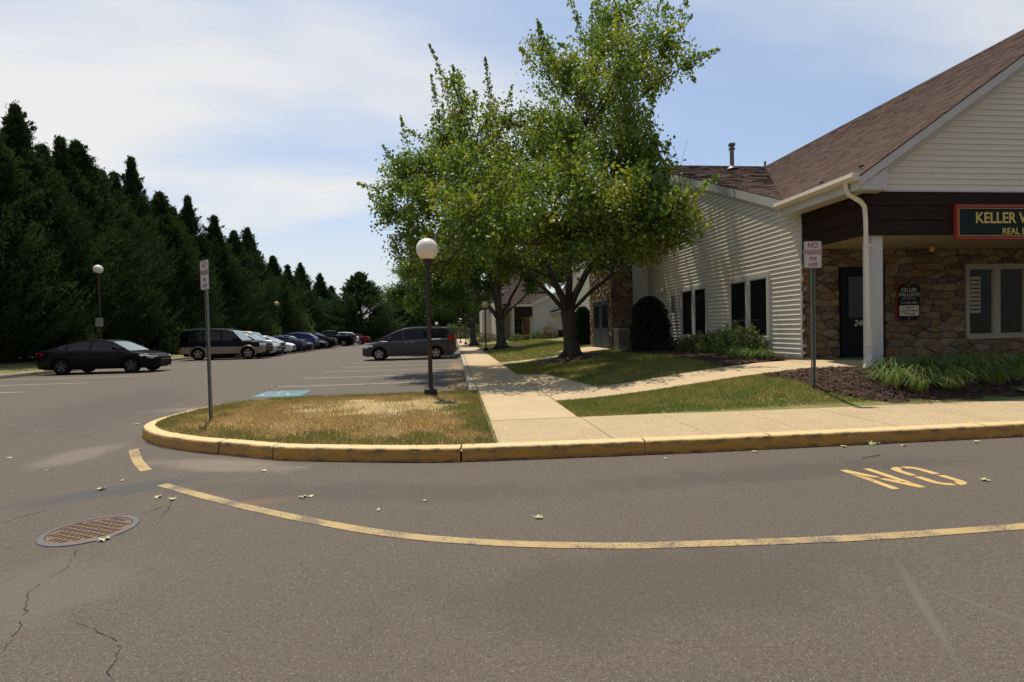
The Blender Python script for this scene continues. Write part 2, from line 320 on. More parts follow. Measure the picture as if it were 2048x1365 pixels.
# right-hand landscaped ground, rising gently to the office
grid_sheet('lawn', .45, 9.5, 6.05, 24, .25, M_lawn, gz); grid_sheet('lawn', .45, 60, 24, 100, 1.5, M_lawn, lambda x, y: gz(x, y)-.004 if y > 25 else gz(x, y)); grid_sheet('lawn', 9.5, 60, 6.05, 24, 1, M_lawn, gz)
# left grass verge
grid_sheet('grass_verge', -60, -18.05, -40, 110, 2, M_lawn, lambda x, y: .13 + min(.3, max(0, -18.5-x)*.06))
# verge closing the far end of the lot
B = MB(); B.box(-18.1, 60, 88, 140, -.05, .1, M_lawn); B.build('far_verge', kind='structure')
# kerbs: one stone after another
KP = [(-4.4, 11.25, 0)]
front = [(-4.4, 11.25), (-4.72, 10.75), (-4.9, 10.0), (-4.95, 9.2), (-4.82, 8.55), (-4.5, 8.05), (-4.12, 7.65), (-3.46, 7.17), (-2.77, 6.8), (-2.13, 6.46), (-1.25, 6.2), (-.5, 6.02), (.2, 5.93), (2.45, 5.83), (4.0, 5.81), (7, 5.79), (10, 5.79), (13, 5.8), (16, 5.8), (20, 5.8)]
fr3 = [p for p in catmull([(x, y, 0) for x, y in front], 8)]
def sweep(path, m, jit=0, w=.17, h=.163):
    prof = [(0, -.02), (.012, h*.5), (.02, h*.86), (.03, h*.97), (.05, h), (w, h+.004), (w, -.02)]
    B = MB(); n = len(prof); k = B.mi(m)
    for i, p in enumerate(path):
        t = (path[min(i+1, len(path)-1)] - path[max(i-1, 0)]).normalized(); nn = Vector((-t.y, t.x, 0))
        for a, z in prof: B.v.append((p.x+nn.x*(a+jit), p.y+nn.y*(a+jit), z*(1+jit)))
    for i in range(len(path)-1):
        for j in range(n-1): B.f.append((i*n+j, (i+1)*n+j, (i+1)*n+j+1, i*n+j+1)); B.m.append(k)
    for b in (0, (len(path)-1)*n): B.f.append(tuple(range(b, b+n))); B.m.append(k)
    return B
kerb = thing('kerb', (0, 5.95, 0), None, None); kerb['kind'] = 'structure'
cuts = [-5, .01]
cum = [0]
for a, b in zip(fr3, fr3[1:]): cum.append(cum[-1]+(b-a).length)
def ptat(s):
    for i in range(len(cum)-1):
        if cum[i+1] >= s: return fr3[i].lerp(fr3[i+1], (s-cum[i])/max(1e-6, cum[i+1]-cum[i]))
    return fr3[-1]
# arc-length of joints seen in the photograph
def s_of(x): 
    for i in range(len(fr3)-1):
        if fr3[i].y < 7.7 and fr3[i].x <= x <= fr3[i+1].x: return cum[i]
joints = [0, 1.9, s_of(-3.0), s_of(-2.15), s_of(.2), s_of(2.45), s_of(4.0), s_of(7.0), s_of(10.0), s_of(13.0), s_of(16)]
for i, (a, b) in enumerate(zip(joints, joints[1:])):
    n = max(3, int((b-a)/.12)); pts = [ptat(a+.011+(b-a-.022)*q/n) for q in range(n+1)]
    sweep(pts, M_kerb, random.uniform(-.004, .006)).build('kerb_stone', kerb, True, fixn=True, angle=.9)
# back of the island and along the stalls: bare concrete
back = catmull([(.5, 11.75, 0), (-1.2, 11.66, 0), (-2.85, 11.62, 0), (-3.8, 11.52, 0), (-4.38, 11.27, 0)], 6)
for i in range(0, len(back)-1, 4): sweep(back[i:i+5], M_kerbc).build('kerb_stone', kerb, True, fixn=True, angle=.9)
for y in np.arange(11.8, 86, 3.0):
    sweep([Vector((.3, y+2.99-2.98*q/3, 0)) for q in range(4)], M_kerbc, random.uniform(-.004, .006)).build('kerb_stone', kerb, True, fixn=True, angle=.9)
lk = thing('verge_kerb', (-18.1, 20, 0), None, None); lk['kind'] = 'structure'
for y in np.arange(2, 86, 3.0):
    sweep([Vector((-18.02, y+2.99*q/3, 0)) for q in range(4)], M_kerbc).build('kerb_stone', lk, True, fixn=True, angle=.9)
# island of dry grass
isl = [(x, y) for x, y in front[:13]] + [(.5, 5.93), (.5, 11.75), (-1.2, 11.66), (-2.85, 11.62), (-3.8, 11.52)]
cx_, cy_ = -2.0, 8.9
def shrink(poly, d):
    o = []
    for x, y in poly: v = Vector((x-cx_, y-cy_)); v = v*(1-d/v.length); o.append((x if x > .4 else cx_+v.x, cy_+v.y))
    return o
isl_in = shrink(isl, .16); isl_f = inpoly(shrink(isl, .035))
def iz(x, y):
    d = 9
    for i in range(len(isl)):
        ax_, ay_ = isl[i-1]; bx_, by_ = isl[i]; ux, uy = bx_-ax_, by_-ay_; L2_ = ux*ux+uy*uy
        if L2_ < 1e-9: continue
        t = min(1, max(0, ((x-ax_)*ux+(y-ay_)*uy)/L2_)); d = min(d, math.hypot(x-ax_-t*ux, y-ay_-t*uy))
    return .118 + .035*smooth((d-.10)/.12) + .055*smooth((d-.15)/1.3) + .01*math.sin(x*3+y*2)*smooth((d-.3)/1.0) - (.012 if (x+1.4)**2/1.2+(y-9.0)**2/.7 < 1 else 0)
grid_sheet('lawn', -5, .5, 5.9, 11.8, .06, M_dry, iz, isl_f)
# slabs
def drape(quad, th, m, parent, name='slab', nx=4, ny=4, lift=.012):
    a, b, c, d = [Vector((*q, 0)) for q in quad]; B = MB(); k = B.mi(m)
    for i in range(nx+1):
        for j in range(ny+1):
            p = a.lerp(b, i/nx).lerp(d.lerp(c, i/nx), j/ny); B.v.append((p.x, p.y, gz(p.x, p.y)+lift))
    for i in range(nx):
        for j in range(ny): v = i*(ny+1)+j; B.f.append((v, v+ny+1, v+ny+2, v+1)); B.m.append(k)
    ring = [i*(ny+1) for i in range(nx+1)] + [nx*(ny+1)+j for j in range(1, ny+1)] + [i*(ny+1)+ny for i in range(nx-1, -1, -1)] + [j for j in range(ny-1, 0, -1)]
    b0 = len(B.v); B.v += [(B.v[i][0], B.v[i][1], B.v[i][2]-th) for i in ring]; n = len(ring)
    for i in range(n): j = (i+1) % n; B.f.append((ring[i], b0+i, b0+j, ring[j])); B.m.append(k)
    return B.build(name, parent, True)
walk = thing('sidewalk', (2, 6.9, .15), None, None); walk['kind'] = 'structure'
J = .005
xs = [.485, 1.87, 3.1, 4.35, 5.6, 7.05, 8.5, 10, 11.5, 13, 14.5, 16, 17.5, 19]
ky = lambda x: 6.10 if x < 1.2 else (6.02 if x < 3 else 5.985)
for a, b in zip(xs, xs[1:]):
    drape([(a+J, ky(a)), (b-J, ky(b)), (b-J, 7.66), (a+J, 7.66)], .05, M_aggr, walk, nx=2, ny=3, lift=.006 + random.uniform(0, .003))
ys = [7.67, 9.35, 10.9, 12.4, 13.9, 15.4, 17, 18.6, 20.2]+[20.2+1.55*k for k in range(1, 43)]
for a, b in zip(ys, ys[1:]): drape([(.5, a+J), (1.82, a+J), (1.82, b-J), (.5, b-J)], .05, M_conc, walk, nx=2, ny=2, lift=.006+random.uniform(0, .004))
path = thing('garden_path', (4, 10, .3), None, None); path['kind'] = 'structure'
px_ = [1.83, 3.2, 4.6, 6.0, 7.3]
def pe(x): return 9.42 + max(0, x-5.5)*.02
for a, b in zip(px_, px_[1:]): drape([(a+J, pe(a)), (b-J, pe(b)), (b-J, 10.72), (a+J, 10.72)], .05, M_conc, path, nx=6, ny=4, lift=.014)
drape([(1.83, 10.73), (3.0, 10.73), (2.75, 12.8), (1.83, 12.8)], .05, M_conc, path, nx=4, ny=6, lift=.014)
drape([(1.83, 12.81), (2.75, 12.81), (2.55, 14.7), (1.83, 15.3)], .05, M_conc, path, nx=4, ny=6, lift=.014)
drape([(7.31, 9.46), (8.6, 9.3), (9.2, 10.0), (7.31, 11.1)], .05, M_conc, path, nx=4, ny=4, lift=.016)
for a, b in ((1.83, 3.4), (3.41, 4.9), (4.91, 6.3)): drape([(a, 20.1), (b, 20.1), (b, 21.2), (a, 21.2)], .05, M_conc, path, nx=4, ny=3, lift=.012)
drape([(5.2, 21.21), (6.28, 21.21), (6.28, 23.4), (4.7, 23.4)], .05, M_conc, path, nx=4, ny=3, lift=.014)
drape([(6.29, 19.75), (7.9, 19.75), (7.9, 20.2), (6.29, 20.2)], .05, M_conc, path, nx=4, ny=2, lift=.018)
# mulch beds
def bed(poly, label_step=.12, lift=.012, amp=.02):
    xs_, ys_ = [p[0] for p in poly], [p[1] for p in poly]; f = inpoly(poly)
    return grid_sheet('mulch_bed', min(xs_), max(xs_), min(ys_), max(ys_), label_step, M_mulch, lambda x, y: gz(x, y)+lift+amp*(math.sin(x*7.1+y*3)*math.sin(y*9-x*2)+.6), f)
bedR = [(5.75, 9.3), (6.1, 8.7), (6.15, 8.1), (6.9, 7.64), (19, 7.64), (19, 9.25), (8.6, 9.25), (7.3, 9.38)]
bedW = [(8.1, 10.85), (7.6, 10.85), (5.9, 10.9), (6.0, 12.0), (6.2, 13.5), (6.3, 15.0), (6.0, 16.6), (5.9, 18), (6.4, 19.3), (8.1, 19.7)]
bed(bedR, .07); bed(bedW)
bedT = [(4.2+.95*math.cos(a/10*math.pi), 18.4+.95*math.sin(a/10*math.pi)) for a in range(20)]
def ring_bed(cx, cy, r, h=.1):
    B = MB(); k = B.mi(M_mulch); B.v.append((cx, cy, gz(cx, cy)+h))
    for q, (rr_, hh) in enumerate(((.4, h*.9), (.75, h*.5), (1, .005))):
        for j in range(24): a = j*math.pi/12; R = r*rr_*(1+.08*math.sin(3*a)); x, y = cx+R*math.cos(a), cy+R*math.sin(a); B.v.append((x, y, gz(x, y)+hh))
    for j in range(24):
        j2 = (j+1) % 24; B.f.append((0, 1+j, 1+j2)); B.m.append(k)
        for q in range(2): B.f.append((1+q*24+j, 1+(q+1)*24+j, 1+(q+1)*24+j2, 1+q*24+j2)); B.m.append(k)
    return B.build('mulch_bed', kind='structure', smooth=True)
ring_bed(4.2, 18.4, 1.25, .16); ring_bed(3.1, 36, 1.7, .2); ring_bed(1.9, 48, 1.3, .12)
bed([(5, 46.6), (12, 46.6), (12, 48.6), (5, 48.6)], .4)
# mulch chips
def chips(poly, n, name='bark_chips'):
    f = inpoly(poly); xs_, ys_ = [p[0] for p in poly], [p[1] for p in poly]; V = []; k = 0
    while k < n:
        x, y = random.uniform(min(xs_), max(xs_)), random.uniform(min(ys_), max(ys_))
        if not f(x, y): continue
        a = random.uniform(0, 6.28); l, w = random.uniform(.012, .04), random.uniform(.005, .012); z = gz(x, y)+random.uniform(.03, .055); t = random.uniform(-.6, .6)
        c, s = math.cos(a), math.sin(a); V += [(x-c*l, y-s*l, z-t*l), (x+s*w, y-c*w, z+.006), (x+c*l, y+s*l, z+t*l), (x-s*w, y+c*w, z-.004)]; k += 1
    V = np.array(V); Fc = np.arange(len(V)).reshape(-1, 4); o = link(name, np_mesh(name, V, Fc, M_chip)); tag(o, 'loose brown bark chips lying over the mulch', 'bark chips', kind='stuff'); return o
c1 = chips([p for p in bedR if p[0] < 12] + [(11.5, 7.7), (11.5, 9.2)] if False else [(5.75, 9.3), (6.1, 8.7), (6.15, 8.1), (6.9, 7.7), (11, 7.7), (11, 9.2), (8.6, 9.25), (7.3, 9.38)], 9000)
c1['label'] = 'loose brown bark chips around the sign post and grasses beside the porch'
c2 = chips(bedW, 5000); c2['label'] = 'loose brown bark chips under the windows along the siding wall'
# grass blades
def blades(name, poly, dens, h, m, zf, label, w=.006, bare=None, keep=None):
    xs_, ys_ = [p[0] for p in poly], [p[1] for p in poly]; f = inpoly(poly); n = int(dens*(max(xs_)-min(xs_))*(max(ys_)-min(ys_)))
    P = np.column_stack([rng.uniform(min(xs_), max(xs_), n), rng.uniform(min(ys_), max(ys_), n)])
    P = np.array([p for p in P if f(*p) and (bare is None or random.random() > bare(*p))]); n = len(P)
    Z = np.array([zf(*p) for p in P]); a = rng.uniform(0, 2*np.pi, n); hh = h*rng.uniform(.5, 1.25, n); b = a+rng.uniform(-1.5, 1.5, n)+1.57; lean = hh*rng.uniform(.1, .9, n)
    dx, dy = np.cos(a)*w, np.sin(a)*w
    V = np.empty((n, 3, 3)); V[:, 0] = np.column_stack([P[:, 0]-dx, P[:, 1]-dy, Z-.005]); V[:, 1] = np.column_stack([P[:, 0]+dx, P[:, 1]+dy, Z-.005]); V[:, 2] = np.column_stack([P[:, 0]+np.cos(b)*lean, P[:, 1]+np.sin(b)*lean, Z+hh])
    o = link(name, np_mesh(name, V.reshape(-1, 3), np.arange(3*n).reshape(-1, 3), m)); return tag(o, label, 'grass', kind='stuff')
def dirt(x, y): 
    d = (x+1.1)**2/1.5+(y-9.3)**2/.55+.5*math.sin(x*5+y*2)+.4*math.sin(y*8-x*3); return min(.95, max(.08, 1.15-d*.38))
blades('grass', isl_in, 3800, .045, M_bdry, iz, 'dry straw coloured turf on the kerbed island around the lamp post', bare=dirt, w=.005)
def edge_keep(x, y):
    e = min(y-6.05-max(0, -x-1)*.33, .75+.25*math.sin(x*5)) ; d = min(abs(y-6.25-max(0, -x-.5)*.32), abs(x-.42)*1.0, abs(y-11.4)*.7, abs(x+4.5)*.8)
    d += .16*math.sin(x*5.3+y*2)+.14*math.sin(y*6.1-x*3.7)+.08*math.sin(x*13+y*11); return min(.985, max(0, (d-.12)*2.2))
blades('grass', isl_in, 2600, .06, M_bgreen, iz, 'greener fringe of turf along the rim of the kerbed island', bare=edge_keep)
L2 = [(1.83, 7.68), (6.9, 7.68), (6.2, 8.1), (6.1, 8.7), (5.75, 9.3), (5.6, 9.4), (1.83, 9.4)]
blades('grass', L2, 4200, .045, M_blade, gz, 'green and straw turf between the two concrete walks')
L3 = [(1.84, 15.4), (2.6, 14.8), (3.05, 10.75), (5.9, 10.8), (6.2, 13.5), (6.3, 15), (6.0, 16.6), (5.9, 18), (6.4, 19.4), (6.4, 20), (1.84, 20)]
blades('grass', L3, 1100, .06, M_blade, gz, 'shaded turf under the large maple', w=.008)
blades('grass', [(1.84, 21.3), (4.6, 21.3), (4.6, 23.5), (6.9, 24), (6.9, 44), (1.84, 44)], 260, .07, M_blade, gz, 'sunlit turf beyond the second path', w=.014)
# painted markings
def ribbon(pts, w, m, name, z=.004, parent=None, jit=0):
    P = [Vector(p) for p in pts]; B = MB(); k = B.mi(m)
    for i, p in enumerate(P):
        t = (P[min(i+1, len(P)-1)]-P[max(i-1, 0)]); t.z = 0; t.normalize(); nn = Vector((-t.y, t.x, 0))*(w/2*(1+random.uniform(-jit, jit))); B.v += [(p.x-nn.x, p.y-nn.y, z), (p.x+nn.x, p.y+nn.y, z)]
    for i in range(len(P)-1): B.f.append((2*i, 2*i+2, 2*i+3, 2*i+1)); B.m.append(k)
    return B.build(name, parent, parent is not None, kind=None if parent else 'structure')
fl = thing('fire_lane_line', (0, 3.7, 0), None, None); fl['kind'] = 'structure'
ribbon(catmull([(-3.0, 5.62, 0), (-1.85, 4.74, 0), (-.67, 3.99, 0), (.14, 3.65, 0), (.96, 3.45, 0), (1.63, 3.37, 0), (2.69, 3.29, 0), (4.05, 3.28, 0), (6, 3.3, 0), (9, 3.35, 0)], 8), .1, M_yel, 'painted_stripe', parent=fl, jit=.05)
ribbon(catmull([(-4.35, 7.5, 0), (-4.1, 7.1, 0), (-3.85, 6.72, 0), (-3.5, 6.25, 0)], 6), .11, M_yel, 'painted_stripe', parent=fl, jit=.05)
pm = thing('stall_lines', (-3, 18, 0), None, None); pm['kind'] = 'structure'
for y in np.arange(15.6, 80, 2.72): ribbon([(-5.1, y, 0), (-2.6, y, 0), (.05, y+.1, 0)], .1, M_white, 'painted_stripe', parent=pm)
for y in np.arange(16.65, 80, 2.7): ribbon([(-18, y, 0), (-15, y, 0), (-12.6, y, 0)], .1, M_white, 'painted_stripe', parent=pm)
B = MB(); 
def par(u, v): a = Vector((-5.0, 13.2, 0)).lerp(Vector((-3.78, 13.08, 0)), u); b = Vector((-5.0, 14.5, 0)).lerp(Vector((-3.85, 14.4, 0)), u); p = a.lerp(b, v); return p
B.poly([par(0, 0), par(1, 0), par(1, 1), par(0, 1)], M_blue); B.v = [(x, y, .004) for x, y, z in B.v]; sym = B.build('accessible_stall_marking', kind='structure')
def sline(pts, w): ribbon([par(*p) for p in pts], w, M_wpal, 'wheelchair_symbol', z=.008, parent=sym)
sline([(.3+.18*math.cos(a/12*6.28*.75+1.6), .35+.22*math.sin(a/12*6.28*.75+1.6)) for a in range(13)], .07); sline([(.38, .85), (.38, .5), (.6, .5), (.72, .2), (.82, .24)], .08); sline([(.38, .68), (.58, .68)], .07); sline([(.33, .93), (.42, .93)], .1)
no = thing('fire_lane_word', (4.2, 4.2, 0), None, None); no['kind'] = 'structure'
def flat(polys, name):
    B = MB()
    for p in polys: B.poly([(x, y, .004) for x, y in p], M_yel2)
    return B.build(name, no, True)
X0, Y0, HH = 3.84, 4.19, .64
q = lambda x, y: (X0+x, Y0+y*HH)
flat([[q(0, 0), q(.075, 0), q(.075, .60), q(0, .80)], [q(0, .84), q(.12, .54), q(.2, .54), q(.075, 1.0), q(0, 1.0)], [q(.13, .48), q(.26, 0), q(.335, 0), q(.335, .16), q(.21, .48)], [q(.26, .27), q(.335, .22), q(.335, 1.0), q(.26, 1.0)]], 'letter')
def arc(cx, cy, ri, ro, a0, a1, sy, n=8):
    A = [a0+(a1-a0)*i/n for i in range(n+1)]
    return [q(cx+ro*math.cos(a), cy+ro*math.sin(a)*sy) for a in A] + [q(cx+ri*math.cos(a), cy+ri*math.sin(a)*sy) for a in reversed(A)]
ox, r1, r2 = .66, .085, .165; sy = 1.35; P2 = math.pi
def oc(sx, sgn):
    cx, cy = ox, .5
    o = []; A = [i/8*P2/2 for i in range(8)]
    outer = [(cx+sx*(.02+(r2-.02)*math.cos(a)), cy+sgn*(.30+.2*math.sin(a))) for a in A] + [(cx+sx*.02, cy+sgn*.5)]
    inner = [(cx+sx*(.02+(r1-.02)*math.cos(a)), cy+sgn*(.27+.12*math.sin(a))) for a in A] + [(cx+sx*.02, cy+sgn*.39)]
    pts = [(cx+sx*r2, cy+sgn*.03)] + outer + inner[::-1] + [(cx+sx*r1, cy+sgn*.03)]
    return [q(*p) for p in pts]
flat([oc(-1, 1), oc(-1, -1), oc(1, 1), oc(1, -1)], 'letter')
# cracks
M_crack = mat('crack_shadow', (.028, .023, .02), .95)
ck = thing('asphalt_cracks', (-2.7, 4, 0), None, None); ck['kind'] = 'structure'
def crack(pts, w=.008):
    o = []
    for a, b in zip(pts, pts[1:]):
        a, b = Vector((*a, 0)), Vector((*b, 0)); n = max(2, int((b-a).length/.04))
        for i in range(n): p = a.lerp(b, i/n); o.append(p+Vector((random.uniform(-.012, .012), random.uniform(-.012, .012), 0)))
    o.append(Vector((*pts[-1], 0))); i = 0
    while i < len(o)-3:
        n_ = random.randint(4, 12); seg = o[i:i+n_+1]
        if len(seg) > 2: ribbon(seg, w*random.uniform(.2, .5), M_crack, 'crack', z=.003, parent=ck, jit=.8)
        i += n_+(random.random() < .5)
crack([(-4.6, 4.3), (-3.76, 4.68), (-3.62, 5.0)], .009); crack([(-2.66, 4.68), (-2.61, 5.08), (-2.5, 5.6), (-2.39, 5.98), (-2.21, 6.38)], .009); crack([(-2.61, 5.06), (-2.45, 4.55), (-2.35, 4.3)], .007)
crack([(-2.72, 4.0), (-2.57, 3.66), (-2.58, 3.39), (-2.35, 3.05), (-2.2, 2.7), (-2.25, 2.4)], .007); crack([(-2.15, 3.1), (-2.02, 2.94), (-1.85, 2.85), (-1.67, 2.71), (-1.58, 2.5), (-1.45, 2.3)], .007); crack([(-3.9, 3.9), (-3.2, 4.12), (-2.95, 4.15)], .006)
crack([(-9, 8.5), (-7.5, 9.3), (-6.2, 9.0), (-5.2, 9.4)], .012); crack([(-10, 12.2), (-8, 12.0), (-6.5, 12.9), (-5.4, 12.5)], .012); crack([(-12, 17), (-9, 17.6), (-7, 17.1)], .015); crack([(-3.2, 6.0), (-2.9, 6.3), (-2.0, 6.2)], .006)
gd = thing('gutter_dirt', (0, 5.8, 0), None, None); gd['kind'] = 'structure'
M_dirt = paint_mat('dark_gutter_dirt', (.035, .028, .02), .8)
gp = [ptat(s_) for s_ in np.arange(3.5, joints[-1], .09)]; off = []
for i, p in enumerate(gp):
    t = (gp[min(i+1, len(gp)-1)]-gp[max(i-1, 0)]).normalized(); off.append(p+Vector((t.y, -t.x, 0))*.004)
ribbon(off, .035, M_dirt, 'dirt_line', z=.0035, parent=gd, jit=.7)
# manhole
M_iron = mat('worn_iron', (.14, .125, .13), .5, metal=.3, var=(.10, .08, .075), vs=12, bump=.3, bs=80)
M_rust = mat('rusty_iron', (.165, .105, .06), .8, var=(.12, .085, .06), vs=14, bump=.5, bs=70)
M_irond = mat('dark_iron_groove', (.035, .03, .028), .8)
mh = thing('manhole_cover', (-2.88, 4.38, 0), 'round iron manhole cover with raised dashes in the asphalt', 'manhole cover')
B = MB(); B.lathe([(.315, .001), (.312, .008), (.272, .010), (.268, .002)], M_iron, n=48); B.build('rim', mh, smooth=True, angle=.5)
B = MB(); B.lathe([(.266, .002), (.264, .006), (.0, .006)], M_rust, n=40); B.build('cover', mh)
me = MB().box(-.026, .026, -.0035, .0035, .006, .010, M_irond).box(-.003, .003, .0035, .024, .006, .0095, M_irond).mesh('raised_bar')
for i in range(-6, 7):
    for j in range(-6, 7):
        x, y = i*.076+(j % 2)*.038, j*.040
        if math.hypot(x, y) < .235: o = link('raised_bar', me, mh); o.location = (x, y, 0); o.rotation_euler = (0, 0, .0)
mh.rotation_euler = (0, 0, .35)
# fallen leaves and twig
M_fl = mat('fallen_leaf', (.36, .38, .2), .7, rnd=[(.42, .44, .26), (.3, .33, .16), (.5, .46, .28)])
M_twig = mat('twig_bark', (.12, .08, .055), .9)
def leaf_mesh(seed):
    r = random.Random(seed); B = MB(); n = 10; pts = []
    for i in range(n*1): a = i*2*math.pi/n; R = (.045 if i % 2 == 0 else .02)*r.uniform(.7, 1.2); pts.append((R*math.cos(a), R*math.sin(a)*.8, r.uniform(.004, .018)))
    b = len(B.v); B.v.append((0, 0, .006)); B.v += pts; k = B.mi(M_fl)
    for i in range(n): B.f.append((b, b+1+i, b+1+(i+1) % n)); B.m.append(k)
    B.poly([(.0, -.002, .006), (.0, .002, .006), (-.07, .004, .012)], M_fl); return B.mesh('fallen_leaf')
LM = [leaf_mesh(i) for i in range(5)]
spec = [((203, 980), 'on the dark tar smear left of the yellow stripe', 1.3), ((316, 996), 'just below the blunt end of the long yellow stripe', 1.2), ((345, 1000), 'on the crack between manhole and yellow stripe', 1.1), ((605, 996), 'left one of two touching leaves in the middle of the drive', 1.2), ((622, 994), 'right one of two touching leaves in the middle of the drive', .9), ((850, 1003), 'inside the yellow stripe below the island kerb', .7), ((757, 1021), 'close inside the yellow stripe near its lowest stretch', .8), ((1077, 1037), 'above the lowest point of the yellow stripe', 1.1), ((208, 1082), 'on the near edge of the manhole rim', 1.3), ((20, 917), 'at the far left edge of the drive', 1), ((97, 942), 'alone on asphalt between manhole and stall lines', .7), ((245, 962), 'at the end of the short yellow dash', .8), ((273, 850), 'beside the rounded left end of the island kerb', 1.4), ((282, 806), 'behind the rounded island kerb on the lot', 1.3), ((528, 943), 'below the dark joint in the island kerb', 1.1), ((598, 937), 'in front of the painted island kerb', .6), ((860, 921), 'against the foot of the long kerb stone', .7), ((1510, 905), 'at the foot of the right kerb joint', 1), ((1689, 895), 'in the gutter between kerb joint and leaf heap', 1.2), ((1808, 893), 'in the gutter just right of the leaf heap', 1), ((1952, 885), 'in the gutter near the right edge', 1.1), ((1970, 962), 'right beside the letter O on the drive', 1.2), ((1332, 918), 'below the middle kerb joint', .8), ((280, 899), 'lying on the short yellow dash', .8)]
for i, ((x, y), w, s) in enumerate(spec):
    p = on(x, y); o = link('fallen_leaf', LM[i % 5]); o.location = (p.x, p.y, .002); o.rotation_euler = (0, 0, i*1.3); o.scale = (s, s, s); tag(o, 'pale fallen leaf '+w, 'leaf', 'pale leaves scattered on the asphalt')
lp = on(1755, 888)
hp = thing('leaf_heap', (lp.x, lp.y, 0), 'small heap of green and yellow leaves in the gutter against the kerb', 'leaf heap')
for i in range(9): o = link('leaf', LM[i % 5], hp); o.location = (random.uniform(-.14, .14), random.uniform(-.04, .04), random.uniform(.004, .03)); o.rotation_euler = (random.uniform(-.5, .5), random.uniform(-.5, .5), i)
for i in range(20):
    x, y = random.uniform(-11, -.4), random.uniform(9, 34)
    if isl_f(x, y) or y > 27 and x > -6: continue
    o = link('fallen_leaf', LM[i % 5]); o.location = (x, y, .002); o.rotation_euler = (0, 0, i); s = random.uniform(.8, 1.8); o.scale = (s, s, s); tag(o, 'tiny pale fallen leaf scattered far out on the open parking lot asphalt', 'leaf', 'tiny leaves out on the parking lot')
p = on(1742, 915); B = MB(); B.tube([(p.x-.13, p.y-.03, .008), (p.x, p.y-.01, .016), (p.x+.1, p.y+.03, .01), (p.x+.14, p.y+.03, .012)], .005, M_twig, 5); tag(B.build('twig'), 'short brown twig lying on asphalt above the painted word', 'twig')
# ------------------------------------------------------------------ buildings
M_vinyl = mat('cream_vinyl_siding', (.66, .62, .51), .45, var=(.60, .56, .45), vs=.9, vamt=.6, var2=(.45, .42, .34), v2s=18, v2amt=.18, rnd=None)
M_trim = mat('white_trim', (.52, .50, .46), .5, var=(.44, .42, .38), vs=2.5, vamt=.5)
M_gut = mat('gutter_enamel', (.68, .60, .48), .4, var=(.55, .47, .36), vs=4, vamt=.5)
M_brown = mat('brown_stained_board', (.030, .018, .013), .7, spec=.1, var=(.018, .011, .009), vs=3, vamt=.8, stretch=(.4, .4, 6), bump=.2)
M_soff = mat('porch_soffit', (.36, .29, .19), .8, var=(.31, .25, .165), vs=1.5)
STONE = [tuple(q*.66 for q in c_) for c_ in [(.25, .165, .095), (.31, .225, .14), (.20, .135, .08), (.28, .17, .08), (.36, .28, .19), (.165, .12, .085), (.30, .155, .07), (.24, .19, .14), (.12, .075, .05), (.33, .23, .12)]]
M_stone = mat('fieldstone', (.3, .2, .1), .85, rnd=STONE, var=(.10, .065, .04), vs=7, vamt=.5, var2=(.27, .20, .12), v2s=18, v2amt=.35, bump=.7, bs=22)
M_mort = mat('mortar', (.075, .058, .042), .95, bump=.4, bs=50)
M_roof = mat('brown_shingles', (.105, .060, .042), .9, var=(.062, .036, .027), vs=5, vamt=.9, var2=(.145, .092, .068), v2s=14, v2amt=.6, bump=.5, bs=160, stretch=(1, 1, 1))
M_glass = mat('dark_window_glass', (.008, .009, .010), .04, spec=.5)
M_glass2 = mat('curtained_glass', (.007, .007, .008), .06, spec=.2, var=(.03, .03, .03), vs=3, vamt=.5, stretch=(6, 6, .5))
M_dkgreen = mat('dark_green_door_paint', (.005, .009, .009), .5, spec=.12)
M_slate = mat('slate_blue_door_paint', (.03, .04, .05), .45)
M_pipe = mat('weathered_pipe', (.22, .20, .20), .5, metal=.5, var=(.14, .10, .08), vs=8)
M_gold = mat('gold_leaf', (.62, .43, .12), .35, metal=.4); M_red = mat('sign_red', (.30, .035, .02), .5); M_sgreen = mat('sign_dark_green', (.007, .017, .015), .5, spec=.12); M_blackp = mat('black_paint', (.008, .008, .009), .5, spec=.12); M_cream = mat('cream_lettering', (.42, .40, .34), .5); M_ivory = mat('ivory_panel', (.5, .48, .38), .5)

main = thing('office_building', (8, 9.3, .6), 'cream sided office with gabled stone porch and brown shingle roof in the foreground', 'office building')
XW, YP, YS, RY, RZ, SB, SA = 8.0, 9.32, 11.18, 21.9, 8.5, .4, .68
E = .115
def lap(B, x0, x1, z, m, axis, pos, sgn, p=.020, e=E, c0=None, c1=None):
    """one siding board: runs along the free horizontal axis from x0 to x1 (top edge c0..c1), bottom edge proud by p on side sgn of plane pos"""
    c0 = x0 if c0 is None else c0; c1 = x1 if c1 is None else c1
    def P(a, off, zz): return (a, pos+sgn*off, zz) if axis == 'x' else (pos+sgn*off, a, zz)
    zm, pm_ = z+e*.46, p*.20; f0, f1 = (x0+c0)/2, (x1+c1)/2
    a = [P(x0, p, z), P(x1, p, z), P(f1, pm_, zm), P(f0, pm_, zm), P(c1, .001, z+e), P(c0, .001, z+e), P(x0, -.004, z), P(x1, -.004, z)]
    b = len(B.v); B.v += a; k = B.mi(m); B.f += [(b, b+1, b+2, b+3), (b+3, b+2, b+4, b+5), (b+6, b+7, b+1, b), (b, b+3, b+6), (b+3, b+5, b+6), (b+1, b+7, b+2), (b+2, b+7, b+4)]; B.m += [k]*7
    return B
